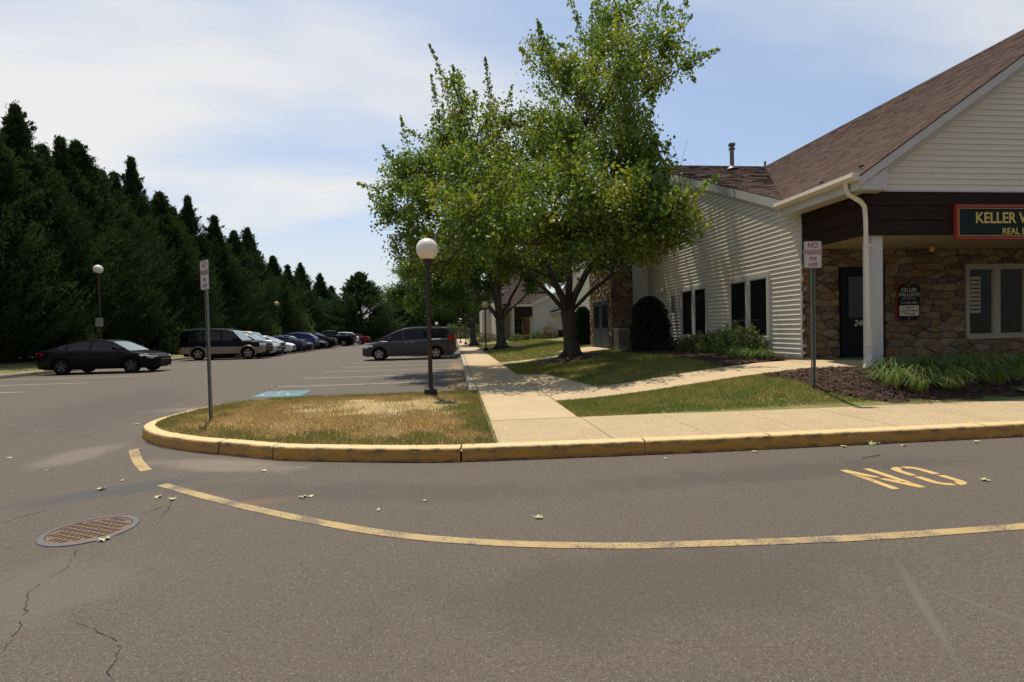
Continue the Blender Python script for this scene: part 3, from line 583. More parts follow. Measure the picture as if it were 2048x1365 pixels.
# side wall facing the lot (x = 8), boards end under the sloping rake
def zB(y): return min(4.25+SB*(y-11.2), 4.25+SB*(2*RY-11.2-y)) if y > RY else 4.25+SB*(y-11.2)
B = MB(); B.prism([(YS, .5), (20.7, .5), (20.7, zB(20.7)-.2), (YS, zB(YS)-.2)], 0, XW, XW+.15, M_vinyl)
sw = B.build('side_wall', main, True)
z = .66
while z < 8:
    def ys(zz): return max(YS, 11.2+(zz+.2-4.25)/SB)
    if ys(z) > 20.6: break
    lap(MB(), ys(z), 20.7, z, M_vinyl, 'y', XW, -1, c0=ys(z+E)).build('siding_board', sw, True); z += E
B = MB().box(XW-.03, XW+.01, YS-.03, YS+.035, .6, 3.9, M_trim); B.build('corner_post', sw, True)
# bay beyond: its return faces the camera, its long side faces the lot
XB = 7.1
B = MB(); B.box(XB, XW+.1, 20.7, 20.8, .5, 7.85, M_vinyl); B.prism([(20.8, .5), (32.6, .5), (32.6, 4.0), (RY, 8.25), (20.8, 7.85)], 0, XB, XB+.15, M_vinyl)
bw = B.build('bay_wall', main, True)
z = .66
while z < 7.8:
    lap(MB(), XB, XW, z, M_vinyl, 'x', 20.7, -1).build('siding_board', bw, True)
    y0, y1, yt0, yt1 = 20.7, min(32.6, 2*RY-11.2-(z+.2-4.25)/SB), 20.7, min(32.6, 2*RY-11.2-(z+.2+E-4.25)/SB)
    lap(MB(), y0, y1, z, M_vinyl, 'y', XB, -1, c1=yt1).build('siding_board', bw, True); z += E
# solid body behind, so no light leaks through
B = MB(); B.box(XW+.15, 19.8, 11.5, 32.5, .4, 4.1, M_vinyl); B.prism([(11.6, 4.1), (32.4, 4.1), (RY, 8.2)], 0, XW+.16, 19.7, M_vinyl); B.build('body', main, True)
# stonework: irregular cells, each stone its own object
def clip(poly, nx, ny, c):
    o = []; n = len(poly)
    for i in range(n):
        a, b = poly[i], poly[(i+1) % n]; da, db = nx*a[0]+ny*a[1]-c, nx*b[0]+ny*b[1]-c
        if da <= 0: o.append(a)
        if (da < 0 < db) or (db < 0 < da): t = da/(da-db); o.append((a[0]+(b[0]-a[0])*t, a[1]+(b[1]-a[1])*t))
    return o
def stones(u0, u1, v0, v1, du, dv, holes, fn, parent, seed, tilt=1.0):
    """fn(u, v, out) -> world point"""
    r = random.Random(seed); pts = []; row = 0; v = v0-dv/2
    while v < v1+dv:
        u = u0-du+(row % 2)*du/2
        while u < u1+du: pts.append((u+r.uniform(-.38, .38)*du, v+r.uniform(-.42, .42)*dv)); u += du*r.uniform(.7, 1.35)
        v += dv; row += 1
    k = du/dv
    for i, p in enumerate(pts):
        poly = [(u0, v0), (u1, v0), (u1, v1), (u0, v1)]
        for j, s in enumerate(pts):
            if i == j or abs(s[0]-p[0]) > 3*du or abs(s[1]-p[1]) > 3*dv: continue
            dx, dy = s[0]-p[0], (s[1]-p[1])*k*k; mx_, my_ = (s[0]+p[0])/2, (s[1]+p[1])/2
            poly = clip(poly, dx, dy, dx*mx_+dy*my_)
            if len(poly) < 3: break
        if len(poly) < 3: continue
        cx, cy = sum(a[0] for a in poly)/len(poly), sum(a[1] for a in poly)/len(poly); skip = False
        for h0, h1, g0, g1 in holes:
            if any(h0 < a[0] < h1 and g0 < a[1] < g1 for a in poly+[(cx, cy)]):
                d = {'l': h0-cx, 'r': cx-h1, 'd': g0-cy, 'u': cy-g1}; b = max(d, key=d.get)
                poly = clip(poly, *{'l': (1, 0, h0), 'r': (-1, 0, -h1), 'd': (0, 1, g0), 'u': (0, -1, -g1)}[b]) if d[b] > -.5*dv else []
                if len(poly) < 3: skip = True; break
        if skip: continue
        q = []
        for a in poly:
            if not q or math.hypot(a[0]-q[-1][0], a[1]-q[-1][1]) > .03: q.append(a)
        if len(q) > 2 and math.hypot(q[0][0]-q[-1][0], q[0][1]-q[-1][1]) < .03: q.pop()
        if len(q) < 3: continue
        cx, cy = sum(a[0] for a in q)/len(q), sum(a[1] for a in q)/len(q)
        def ins(d, jit=0): return [(a[0]+(cx-a[0])*min(.5, d/max(.02, math.hypot(cx-a[0], cy-a[1])))+r.uniform(-jit, jit), a[1]+(cy-a[1])*min(.5, d/max(.02, math.hypot(cx-a[0], cy-a[1])))+r.uniform(-jit, jit)) for a in q]
        B = MB(); n = len(q); t = r.uniform(.03, .06); tu, tv = r.uniform(-.08, .08)*tilt, (r.uniform(-.08, .08)-(.06 if tilt > 1 else 0))*tilt; m = B.mi(M_stone)
        B.v = [fn(a[0], a[1], 0) for a in ins(.006)] + [fn(a[0], a[1], t*.75) for a in ins(.009, .003)] + [fn(a[0], a[1], t+tu*(a[0]-cx)+tv*(a[1]-cy)) for a in ins(.035, .004)] + [fn(cx, cy, t+.006)]
        for a in range(n):
            b = (a+1) % n
            B.f += [(a, b, n+b, n+a), (n+a, n+b, 2*n+b, 2*n+a), (2*n+a, 2*n+b, 3*n)]; B.m += [m]*3
        B.build('stone', parent, True, angle=.55)
WX0, WX1, WZ0, WZ1 = 12.15, 13.80, 1.06, 2.82
B = MB(); B.box(XW+.02, 19.8, YS, YS+.3, .45, 3.25, M_mort); sf = B.build('stone_wall', main, True)
stones(XW+.02, 14.6, .55, 3.22, .34, .165, [(8.9, 10.05, 0, 2.78), (WX0, WX1, WZ0, WZ1)], lambda u, v, o: (u, YS-o, v), sf, 3)
# the end of the stone wall turned toward the lot
MB().box(XW+.03, XW+.10, YS-.19, YS-.032, .5, 3.18, M_mort).build('stone_return', main, True)
stones(YS-.20, YS-.034, .6, 3.16, .22, .16, [], lambda u, v, o: (XW+.03-o*1.3, u, v), sf, 11, 4.0)
# chimney-like stone entrance tower
CX, CY0, CY1, CZ = 6.3, 20.2, 23.5, 7.2
B = MB(); B.box(CX, XB+.05, CY0, CY1, .4, CZ, M_mort); tower = B.build('stone_tower', main, True)
stones(CX, XB+.02, .6, CZ, .26, .19, [], lambda u, v, o: (u, CY0-o, v), tower, 5)
stones(CY0, CY1, .6, CZ, .26, .19, [(20.5, 22.95, 0, 2.62)], lambda u, v, o: (CX-o, u, v), tower, 6, 4.0)
B = MB()
for y0 in (20.52, 21.75): B.box(CX-.05, CX-.01, y0, y0+1.16, .68, 2.58, M_slate)
dd = B.build('double_door', main, True); 
for y0 in (20.6, 21.83):
    B = MB().box(CX-.062, CX-.052, y0+.1, y0+.9, 1.5, 2.45, M_glass); B.build('pane', dd, True)
    B = MB().tube([(CX-.1, y0+.2, 1.1), (CX-.1, y0+.2, 1.35)], .012, M_pipe, 6); B.build('handle', dd, True)
# porch: boards, ceiling, pillar
pb = thing('x', (0, 0, 0), None, None) if False else None
for z0, z1 in ((3.19, 3.47), (3.475, 3.755), (3.76, 4.03)):
    B = MB().prism([(YP-.005, z0), (YP-.018, z0+.004), (YP-.004, z1), (YP+.05, z1), (YP+.05, z0)], 0, XW+.0, 19.8, M_brown); B.build('fascia_board', main, True)
    B = MB().prism([(XW-.005, z0), (XW-.018, z0+.004), (XW-.004, z1), (XW+.05, z1), (XW+.05, z0)], 1, YP+.051, YS-.002, M_brown); B.build('fascia_board', main, True)
MB().box(XW+.052, 19.75, YP+.052, YS-.004, 3.2, 3.24, M_soff).build('porch_ceiling', main, True)
MB().box(XW+.05, 19.7, YP+.06, YS+.3, 3.26, 4.0, M_brown).build('porch_beam', main, True)
MB().box(XW-.012, 19.8, YP-.028, YP-.001, 4.032, 4.062, M_trim).build('drip_edge', main, True)
B = MB().box(8.19, 8.42, 9.38, 9.61, .55, 3.2, M_trim); B.box(8.17, 8.44, 9.36, 9.63, .5, .72, M_trim); pill = B.build('porch_post', main, True)
MB().box(XW+.1, 19.7, 9.42, YS, .3, .60, M_conc).build('porch_floor', main, True)
# gable wall above
zA = lambda x: 4.28+SA*((x if x < 13.9 else 27.8-x)-7.67)
B = MB(); B.prism([(8.1, 4.03), (19.7, 4.03), (13.9, 8.15)], 1, YP, YP+.12, M_vinyl); gw = B.build('gable_wall', main, True)
z = 4.064
while z < 8.05:
    xl = lambda zz: max(8.1, 7.67+(zz+.30-4.28)/SA)
    if xl(z+E) > 13.8: break
    lap(MB(), xl(z), 27.8-xl(z), z, M_vinyl, 'x', YP, -1, c0=xl(z+E), c1=27.8-xl(z+E)).build('siding_board', gw, True); z += E
# frieze and rake boards (left slope and its mirror)
def strip(y0, y1, d0, d1, m, name, xa=7.62, xb=13.9):
    for s in (0, 1):
        P = [(xa, zA(xa)-d0), (xb, zA(xb)-d0), (xb, zA(xb)-d1), (xa, zA(xa)-d1)]
        if s: P = [(27.8-a, b) for a, b in P]
        MB().prism(P, 1, y0, y1, m).build(name, main, True)
strip(9.0, 9.03, .025, .20, M_trim, 'rake_board'); strip(9.03, YP-.001, .17, .20, M_trim, 'rake_soffit'); strip(YP-.035, YP-.014, .201, .40, M_trim, 'frieze_board', 8.0)
MB().prism([(7.68, 3.93+.06), (8.22, 3.99), (8.22, 4.42), (7.68, 4.08)], 1, 9.032, YP-.03, M_trim).build('cornice_return', main, True)
# roofs
rA = MB(); rA.poly([(7.6, 9.0, zA(7.6)-.02), (13.9, 9.0, RZ-.005), (13.9, 22.2, RZ-.005), (7.97, 11.9, zA(7.97)-.02), (7.6, 11.3, zA(7.6)-.02)], M_roof); rA.poly([(20.2, 9.0, zA(20.2)-.02), (13.9, 9.0, RZ-.005), (13.9, 22.2, RZ-.005), (20.2, 22, zA(20.2)-.02)], M_roof)
ra = rA.build('porch_roof', main, True)
cw = math.cos(math.atan(SA)); ex = .143*cw; x = 7.6; i = 0
while x < 13.85:
    ymax = 11.35 if x < 7.95 else 11.275+(x-7.67)*SA/SB+.12
    B = MB(); y = 9.0-.02; k = B.mi(M_roof); o = random.uniform(0, .3); yy = y-o; tz = ex*SA
    while yy < ymax:
        w = random.choice((.14, .2, .3, .16)); t = random.choice((.006, .006, .012)); a, b = max(y, yy), min(ymax, yy+w)
        if b > a:
            z0, z1 = zA(x), zA(x)+tz; q = len(B.v)
            B.v += [(x-.012, a, z0+t), (x-.012, b, z0+t), (x+ex+.005, b, z1+.002), (x+ex+.005, a, z1+.002), (x-.012, a, z0-.012), (x-.012, b, z0-.012), (x+ex, b, z1-.004), (x+ex, a, z1-.004)]
            B.f += [(q, q+1, q+2, q+3), (q+4, q+5, q+1, q), (q, q+3, q+7, q+4), (q+1, q+5, q+6, q+2)]; B.m += [k]*4
        yy += w
    B.build('shingle_row', ra, True); x += ex; i += 1
rB = MB(); k0 = 7.95; rB.prism([(11.16, 4.2), (RY, RZ-.02), (RY, RZ-.2), (11.16, 4.05)], 0, k0, 20.1, M_roof); rB.prism([(RY, RZ-.02), (32.9, 4.08), (32.9, 3.95), (RY, RZ-.2)], 0, 7.05, 20.1, M_roof); rB.prism([(20.5, RZ-.02-.4*1.4), (RY, RZ-.02), (RY, RZ-.2), (20.5, RZ-.2-.4*1.4)], 0, 7.05, 7.949, M_roof)
rb = rB.build('main_roof', main, True); ey = .143*math.cos(math.atan(SB)); y = 11.16
while y < RY-.02:
    x1 = 7.67+(y-11.275)*SB/SA+.3; x1 = max(8.3, x1); B = MB(); k = B.mi(M_roof); xx = k0-.01-random.uniform(0, .2); z0 = 4.25+SB*(y-11.2); z1 = z0+SB*ey
    while xx < x1:
        w = random.choice((.2, .3, .45)); t = random.choice((.006, .012)); a, b = max(k0-.015, xx), min(x1, xx+w)
        if b > a: q = len(B.v); B.v += [(a, y-.01, z0+t), (b, y-.01, z0+t), (b, y+ey, z1+.002), (a, y+ey, z1+.002), (a, y-.01, z0-.02), (b, y-.01, z0-.02)]; B.f += [(q, q+1, q+2, q+3), (q+4, q+5, q+1, q), (q, q+3, q+4)]; B.m += [k]*3
        xx += w
    B.build('shingle_row', rb, True); y += ey
# rake trim of the side gable
def side_rake(x0, x1, ya, yb, d0, d1, m, name):
    MB().prism([(ya, zB(ya)-d0), (yb, zB(yb)-d0), (yb, zB(yb)-d1), (ya, zB(ya)-d1)], 0, x0, x1, m).build(name, main, True)
side_rake(7.93, 7.95, 11.25, 20.7, .02, .245, M_trim, 'rake_board'); side_rake(7.952, XW-.016, 11.16, 20.7, .06, .30, M_trim, 'rake_board')
side_rake(7.03, 7.05, 20.5, RY, .02, .22, M_trim, 'rake_board')
MB().prism([(RY, RZ-.02), (32.9, zB(32.9)-.02), (32.9, zB(32.9)-.24), (RY, RZ-.24)], 0, 7.03, 7.05, M_trim).build('rake_board', main, True)
# gutter, fascia under it and the slatted soffit
B = MB().prism([(7.48, 4.30), (7.47, 4.22), (7.52, 4.17), (7.60, 4.16), (7.62, 4.16), (7.62, 4.28), (7.60, 4.28), (7.60, 4.19), (7.53, 4.19), (7.49, 4.23), (7.495, 4.30)], 1, 9.01, 11.42, M_gut)
gt = B.build('gutter', main, True)
MB().box(7.48, 7.62, 8.99, 9.009, 4.16, 4.30, M_gut).build('end_cap', gt, True)
MB().box(7.622, 7.65, 9.01, 11.42, 4.0, 4.22, M_trim).build('eave_fascia', main, True)
for i in range(24): MB().box(7.652, 7.99, 9.05+i*.1, 9.05+i*.1+.09, 4.005, 4.02, M_gut).build('soffit_slat', main, True)
MB().box(7.652, 7.99, 9.03, 11.4, 4.022, 4.04, M_gut).build('soffit_backing', main, True)
MB().prism([(YS-.5, 4.16), (YS+.42, 4.16), (YS+.42, 4.24), (YS-.5, 4.24)], 0, 7.70, 7.93, M_trim)
B = MB(); B.tube([(7.56, 9.28, 4.18), (7.56, 9.28, 4.06), (7.62, 9.27, 3.96), (7.84, 9.24, 3.82), (7.91, 9.23, 3.72), (7.93, 9.23, 3.5), (7.97, 9.23, .95), (7.95, 9.21, .82), (7.80, 9.12, .55)], .052, M_gut, 4)
ds = B.build('downspout', main, True, label='cream downspout kicking out at the foot of the porch post')
for zz in (1.0, 2.95): MB().box(7.9, 8.03, 9.16, 9.165, zz, zz+.03, M_gut).build('strap', ds, True)
# windows
def window(name, plane, axis, sgn, a0, a1, z0, z1, split, parent, gl=M_glass, fr=M_trim, fw_=.09, proud=.05):
    def bx(u0, u1, w0, w1, q0, q1, m, nm, par_):
        lo_, hi_ = sorted((plane+sgn*q0, plane+sgn*q1))
        B = MB().box(u0, u1, lo_, hi_, w0, w1, m) if axis == 'x' else MB().box(lo_, hi_, u0, u1, w0, w1, m)
        return B.build(nm, par_, True)
    w = bx(a0, a1, z0-.03, z0+.07, -.02, proud+.02, fr, name, parent)
    bx(a0, a1, z1-.1, z1, -.02, proud, fr, 'head_casing', w); bx(a0, a0+fw_, z0+.07, z1-.1, -.02, proud, fr, 'side_casing', w); bx(a1-fw_, a1, z0+.07, z1-.1, -.02, proud, fr, 'side_casing', w)
    mid = (a0+a1)/2; bx(mid-.09, mid+.09, z0+.07, z1-.1, -.02, proud, fr, 'mullion', w)
    for s0, s1 in ((a0+fw_, mid-.09), (mid+.09, a1-fw_)):
        bx(s0, s1, z0+.07, z1-.1, -.02, .030, gl, 'pane', w)
        for e0, e1, f0, f1 in ((s0, s0+.03, z0+.07, z1-.1), (s1-.03, s1, z0+.07, z1-.1), (s0+.03, s1-.03, z0+.07, z0+.1), (s0+.03, s1-.03, z1-.13, z1-.1)): bx(e0, e1, f0, f1, .0301, .042, fr, 'sash', w)
    return w
window('window', XW, 'y', -1, 12.39, 14.33, 1.1, 2.8, None, main); window('window', XW, 'y', -1, 15.65, 17.54, 1.1, 2.8, None, main)
MB().box(XW-.03, XW, 15.7, 17.5, .66, 1.06, M_soff).build('apron_panel', main, True)
MB().box(XW-.03, XW, 12.45, 14.3, .66, 1.06, M_trim).build('apron_panel', main, True)
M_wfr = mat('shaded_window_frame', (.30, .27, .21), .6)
wf = window('window', YS, 'x', -1, WX0, WX1, WZ0, WZ1, None, main, gl=M_glass2, fr=M_wfr, proud=.06)
for i in range(9): MB().box(WX0+.12, WX0+.42, YS-.036, YS-.0305, 1.65+i*.1, 1.65+i*.1+.07, M_wfr).build('blind_slat', wf, True)
# door 2400
B = MB().box(8.92, 9.0, YS-.06, YS, .6, 2.76, M_dkgreen); B.box(9.95, 10.03, YS-.06, YS, .6, 2.76, M_dkgreen); B.box(9.0, 9.95, YS-.06, YS, 2.68, 2.76, M_dkgreen); B.box(9.0, 9.95, YS-.03, YS, .62, 2.68, M_dkgreen)
door = B.build('door', main, True, label='dark green entrance door with white number 2400')
MB().box(9.13, 9.82, YS-.036, YS-.031, 1.6, 2.55, M_glass).build('pane', door, True)
MB().box(9.16, 9.8, YS-.05, YS-.031, .86, 1.02, M_blackp).build('mail_slot', door, True)
B = MB().box(9.70, 9.86, YS-.042, YS-.037, 1.78, 1.94, M_ivory); B.box(9.68, 9.84, YS-.042, YS-.037, 1.62, 1.72, M_ivory); B.build('notice', door, True)
place_text('2400', .19, M_cream, (9.45, YS-.034, 1.47), 0, door, shear=.25, offset=.004)
# ceiling light and wall light
B = MB().lathe([(.0, 3.2), (.1, 3.198), (.1, 3.18), (.05, 3.17), (.0, 3.168)], M_pipe, c=(10.72, 10.6, 0), n=16); B.lathe([(.04, 3.17), (.055, 3.1), (.05, 3.05), (.0, 3.04)], M_gold, c=(10.72, 10.6, 0), n=12); B.build('ceiling_light', main, True)
B = MB().box(XW-.06, XW-.012, 19.0, 19.16, 2.78, 2.9, M_gut); B.tube([(XW-.05, 19.08, 2.86), (XW-.14, 18.95, 2.9), (XW-.2, 18.85, 2.84)], [.02, .05, .07], M_gut, 8); B.tube([(XW-.05, 19.12, 2.82), (XW-.14, 19.25, 2.86), (XW-.2, 19.32, 2.8)], [.02, .05, .07], M_gut, 8); B.build('flood_light', main, True)
B = MB().tube([(XW-.07, 18.2, 2.0), (XW-.07, 18.2, 2.62)], .05, M_pipe, 8); B.build('vent_pipe', main, True)
# roof pipes
def pipe(x, y, z0, z1, r, capr=None):
    B = MB().lathe([(r*3, z0-.02), (r*1.2, z0+.1), (r, z0+.12), (r, z1), (0, z1)], M_pipe, c=(x, y, 0), n=14)
    if capr: B.lathe([(r, z1-.12), (capr, z1-.1), (capr, z1-.02), (r, z1)], M_pipe, c=(x, y, 0), n=14); B.lathe([(r, z1-.28), (capr*.9, z1-.26), (capr*.9, z1-.2), (r, z1-.18)], M_pipe, c=(x, y, 0), n=14)
    B.build('roof_vent', main, True, smooth=True, angle=.6)
pipe(11.55, 20.4, zB(20.4), 8.98, .085, .14); pipe(14.15, 22.2, 8.35, 8.85, .05)
MB().box(10.7, 12.7, 20.38, 20.5, 7.93, 7.99, M_roof)
for x, y in ((7.95, 9.35), (7.95, 10.45)): B = MB(); z0 = zA(x)+.02; B.tube([(x, y-.06, z0+.03), (x, y, z0+.05), (x, y+.06, z0+.02)], [.012, .02, .012], M_blackp, 5); B.tube([(x-.05, y, z0), (x+.03, y+.02, z0+.07)], .01, M_blackp, 5); B.build('snow_guard', main, True)

# signs on the building (hang on it: things of their own)
SX0, SX1, SZ0, SZ1, SY = 9.91, 12.93, 3.12, 3.74, YP-.05
sg = thing('shop_sign', ((SX0+SX1)/2, SY, SZ0), 'wide dark green board with red frame and gold lettering on the brown fascia', 'sign')
MB().box(SX0, SX1, SY-.02, SY+.03, SZ0, SZ1, M_sgreen).build('board', sg, True)
B = MB(); 
for a in ((SX0-.03, SX1+.03, SZ1-.02, SZ1+.035), (SX0-.03, SX1+.03, SZ0-.035, SZ0+.02), (SX0-.03, SX0+.03, SZ0+.021, SZ1-.021), (SX1-.03, SX1+.03, SZ0+.021, SZ1-.021)): B.box(a[0], a[1], SY-.035, SY+.03, a[2], a[3], M_red)
B.build('frame', sg, True)
B = MB()
for a in ((SX0+.04, SX1-.04, SZ1-.045, SZ1-.035), (SX0+.04, SX1-.04, SZ0+.035, SZ0+.045), (SX0+.04, SX0+.05, SZ0+.045, SZ1-.045), (SX1-.05, SX1-.04, SZ0+.045, SZ1-.045)): B.box(a[0], a[1], SY-.025, SY-.0201, a[2], a[3], M_gold)
B.build('gold_line', sg, True)
place_text('KELLER WILLIAMS', .30, M_gold, (11.42, SY-.024, 3.50), 0, sg, extrude=.004, offset=.006, sx=.93)
place_text('REAL ESTATE', .175, M_gold, (11.42, SY-.024, 3.24), 0, sg, extrude=.004, offset=.003, sx=.95, space=1.05)
wy = YS-.09
ws = thing('wall_sign', (10.61, wy, 1.5), 'small dark plaque with cut corners and ivory panel beside the door', 'sign')
def octa(x0, x1, z0, z1, c): return [(x0+c, z0), (x1-c, z0), (x1, z0+c), (x1, z1-c), (x1-c, z1), (x0+c, z1), (x0, z1-c), (x0, z0+c)]
MB().prism(octa(10.31, 10.91, 1.50, 2.38, .08), 1, wy, wy+.03, M_red).build('frame', ws, True); MB().prism(octa(10.325, 10.895, 1.515, 2.365, .08), 1, wy-.012, wy-.001, M_blackp).build('board', ws, True)
MB().prism(octa(10.36, 10.86, 1.615, 1.86, .02), 1, wy-.02, wy-.0125, M_ivory).build('panel', ws, True)
for zz in (1.56, 2.315): MB().prism([(10.61+.013*math.cos(a), zz+.013*math.sin(a)) for a in [i*.785 for i in range(8)]], 1, wy-.02, wy-.0125, M_ivory).build('screw', ws, True)
place_text('KELLER', .125, M_cream, (10.61, wy-.014, 2.22), 0, ws, extrude=.001, offset=.001); place_text('WILLIAMS', .125, M_cream, (10.61, wy-.014, 2.11), 0, ws, extrude=.001, offset=.001)
place_text('REAL ESTATE', .06, M_cream, (10.61, wy-.014, 2.02), 0, ws, extrude=.001); place_text('215-630-2050', .075, M_cream, (10.61, wy-.014, 1.925), 0, ws, extrude=.001)
for i, t in enumerate(('Walk in', 'Appointments', 'Welcome')): place_text(t, .075, M_blackp, (10.61, wy-.022, 1.81-i*.072), 0, ws, extrude=.001)
# AC unit
p = at(1249, 697, 20.2); ax, ay = 7.45, 19.85
M_ac = mat('ac_case', (.36, .31, .25), .5, var=(.28, .24, .19), vs=5)
M_acg = mat('ac_grille', (.10, .085, .07), .6)
ac = thing('air_conditioner', (6.41, 19.5, .5), 'tan boxy air conditioner unit standing between stone tower and clipped bush', 'air conditioner')
B = MB().box(6.17, 6.66, 19.2, 19.8, .5, .66, M_conc); B.build('base', ac, True)
B = MB().box(6.2, 6.63, 19.23, 19.77, .665, 1.42, M_ac); B.box(6.18, 6.65, 19.21, 19.79, 1.421, 1.46, M_ac); B.build('case', ac, True)
B = MB()
for i in range(14): B.box(6.23, 6.60, 19.222, 19.2295, .78+i*.044, .78+i*.044+.022, M_acg); B.box(6.192, 6.1995, 19.26, 19.74, .78+i*.044, .78+i*.044+.022, M_acg)
B.build('louvre', ac, True)

# the office beyond, seen under the maples
def lapwall(B, x0, x1, y, z0, z1f, m, e=.2):
    z = z0
    while z < max(z1f(x0), z1f(x1))-.02:
        a, b = x0, x1
        while z1f(a) < z+e*.5 and a < b: a += .1
        while z1f(b) < z+e*.5 and b > a: b -= .1
        if b > a+.05: lap(B, a, b, z, m, 'x', y, -1, p=.02, e=e)
        z += e
    return B
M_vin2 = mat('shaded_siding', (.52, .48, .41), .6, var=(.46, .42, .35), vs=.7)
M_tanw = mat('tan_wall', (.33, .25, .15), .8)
M_roof2 = mat('shaded_brown_shingles', (.055, .036, .030), .9, spec=.1, var=(.035, .024, .02), vs=3, vamt=.9)  # same brown shingles, colour darkened to carry the shade on the far roofs
b2 = thing('office_building', (5.6, 49, .6), 'second cream sided office seen under the maple branches', 'office building')
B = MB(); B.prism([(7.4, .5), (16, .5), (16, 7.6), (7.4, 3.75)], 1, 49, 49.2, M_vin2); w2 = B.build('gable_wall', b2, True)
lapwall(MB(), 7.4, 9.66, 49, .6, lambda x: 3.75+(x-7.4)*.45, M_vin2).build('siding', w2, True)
MB().prism([(7.3, 3.95), (16, 7.87), (16, 7.55), (7.3, 3.63)], 1, 48.85, 48.98, M_trim).build('rake_board', b2, True)
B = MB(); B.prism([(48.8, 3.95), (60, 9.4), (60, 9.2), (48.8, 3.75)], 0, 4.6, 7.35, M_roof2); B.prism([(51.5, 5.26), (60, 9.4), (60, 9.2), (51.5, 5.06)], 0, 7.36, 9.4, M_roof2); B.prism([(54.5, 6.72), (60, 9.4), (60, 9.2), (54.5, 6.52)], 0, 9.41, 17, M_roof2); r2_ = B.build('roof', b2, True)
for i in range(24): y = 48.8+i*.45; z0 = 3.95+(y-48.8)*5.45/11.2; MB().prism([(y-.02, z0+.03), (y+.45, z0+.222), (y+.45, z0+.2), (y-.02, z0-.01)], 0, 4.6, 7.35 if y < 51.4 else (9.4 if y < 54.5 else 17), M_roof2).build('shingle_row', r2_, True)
B = MB(); B.box(5.45, 5.65, 48.75, 48.95, .5, 3.75, M_trim); B.build('porch_post', b2, True)
MB().box(5.4, 7.35, 48.66, 48.78, 3.68, 3.92, M_gut).build('gutter', b2, True)
MB().box(5.66, 7.4, 48.82, 48.98, 2.7, 3.66, M_brown).build('fascia_board', b2, True)
B = MB(); B.box(5.6, 7.4, 50.5, 50.7, .5, 3.6, M_mort); sw2 = B.build('stone_wall', b2, True)
stones(6.5, 7.4, .6, 2.75, .4, .28, [], lambda u, v, o: (u, 50.5-o, v), sw2, 8)
B = MB().box(5.65, 6.45, 50.42, 50.5, .62, 2.45, M_blackp); d2 = B.build('door', b2, True)
for i in range(3):
    for j in range(2): MB().box(5.75+j*.33, 6.0+j*.33, 50.40, 50.418, 1.0+i*.48, 1.36+i*.48, M_glass).build('pane', d2, True)
MB().box(5.62, 7.38, 48.99, 50.5, 2.72, 2.8, M_soff).build('porch_ceiling', b2, True)
MB().box(9.66, 11.8, 50.0, 50.2, .5, 3.4, M_tanw).build('recess_wall', b2, True); 
MB().prism([(9.2, 3.0), (11.8, 3.75), (11.8, 3.95), (9.2, 3.2)], 1, 48.3, 48.9, M_roof2).build('side_roof', b2, True); MB().prism([(9.15, 2.93), (11.8, 3.68), (11.8, 3.78), (9.15, 3.03)], 1, 48.25, 48.29, M_trim).build('eave_board', b2, True)
B = MB(); B.box(4.7, 5.4, 51.5, 51.7, .5, 3.7, M_tanw); B.box(4.6, 4.72, 51.3, 51.5, .5, 3.6, M_trim); B.box(4.3, 5.6, 51.72, 60, .5, 4.5, M_vin2); B.build('side_wall', b2, True)
MB().prism([(4.1, 7.2), (4.5, 7.2), (5.3, 3.9), (4.85, 3.9)], 1, 51.2, 51.4, M_trim).build('gable_trim', b2, True)
b3 = thing('office_building', (3.6, 66, .5), 'third office at the far end of the walk half hidden by trunks', 'office building')
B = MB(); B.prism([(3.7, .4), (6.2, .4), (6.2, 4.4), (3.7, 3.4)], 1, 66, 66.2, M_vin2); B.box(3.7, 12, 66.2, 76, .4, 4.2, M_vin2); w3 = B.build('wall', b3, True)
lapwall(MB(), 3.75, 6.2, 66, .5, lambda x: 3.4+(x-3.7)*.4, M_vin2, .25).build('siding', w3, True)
MB().box(3.5, 3.68, 65.7, 65.9, .4, 3.8, M_trim).build('porch_post', b3, True); MB().box(5.1, 5.35, 65.7, 65.9, .4, 3.0, M_trim).build('porch_post', b3, True)
MB().prism([(65.5, 3.7), (73, 7.6), (73, 7.4), (65.5, 3.5)], 0, 4.4, 13, M_roof2).build('roof', b3, True); MB().box(4.3, 9, 65.42, 65.5, 3.4, 3.66, M_trim).build('eave_board', b3, True)
# dumpster-like bins and a low blue thing by the far office
bn = thing('waste_bin', (9.9, 47.9, gz(9.9, 47)), 'black wheeled waste container standing beside the far siding wall', 'waste container')
B = MB().prism([(9.75, .62), (10.75, .62), (10.85, 1.35), (9.65, 1.35)], 1, 47.5, 48.3, M_blackp); B.build('body', bn, True); MB().box(9.62, 10.88, 47.45, 48.35, 1.36, 1.43, M_pipe).build('lid', bn, True)
bx2 = thing('storage_bench', (8.4, 48.4, .65), 'low dark blue box against the far siding wall', 'storage box')
MB().box(7.9, 8.9, 48.3, 48.8, .65, 1.05, mat('dark_blue_plastic', (.02, .03, .06), .4)).build('body', bx2, True); MB().prism([(7.86, 1.06), (8.94, 1.06), (8.6, 1.2), (8.1, 1.2)], 1, 48.27, 48.83, mat('blue_lid', (.05, .07, .11), .3)).build('lid', bx2, True)
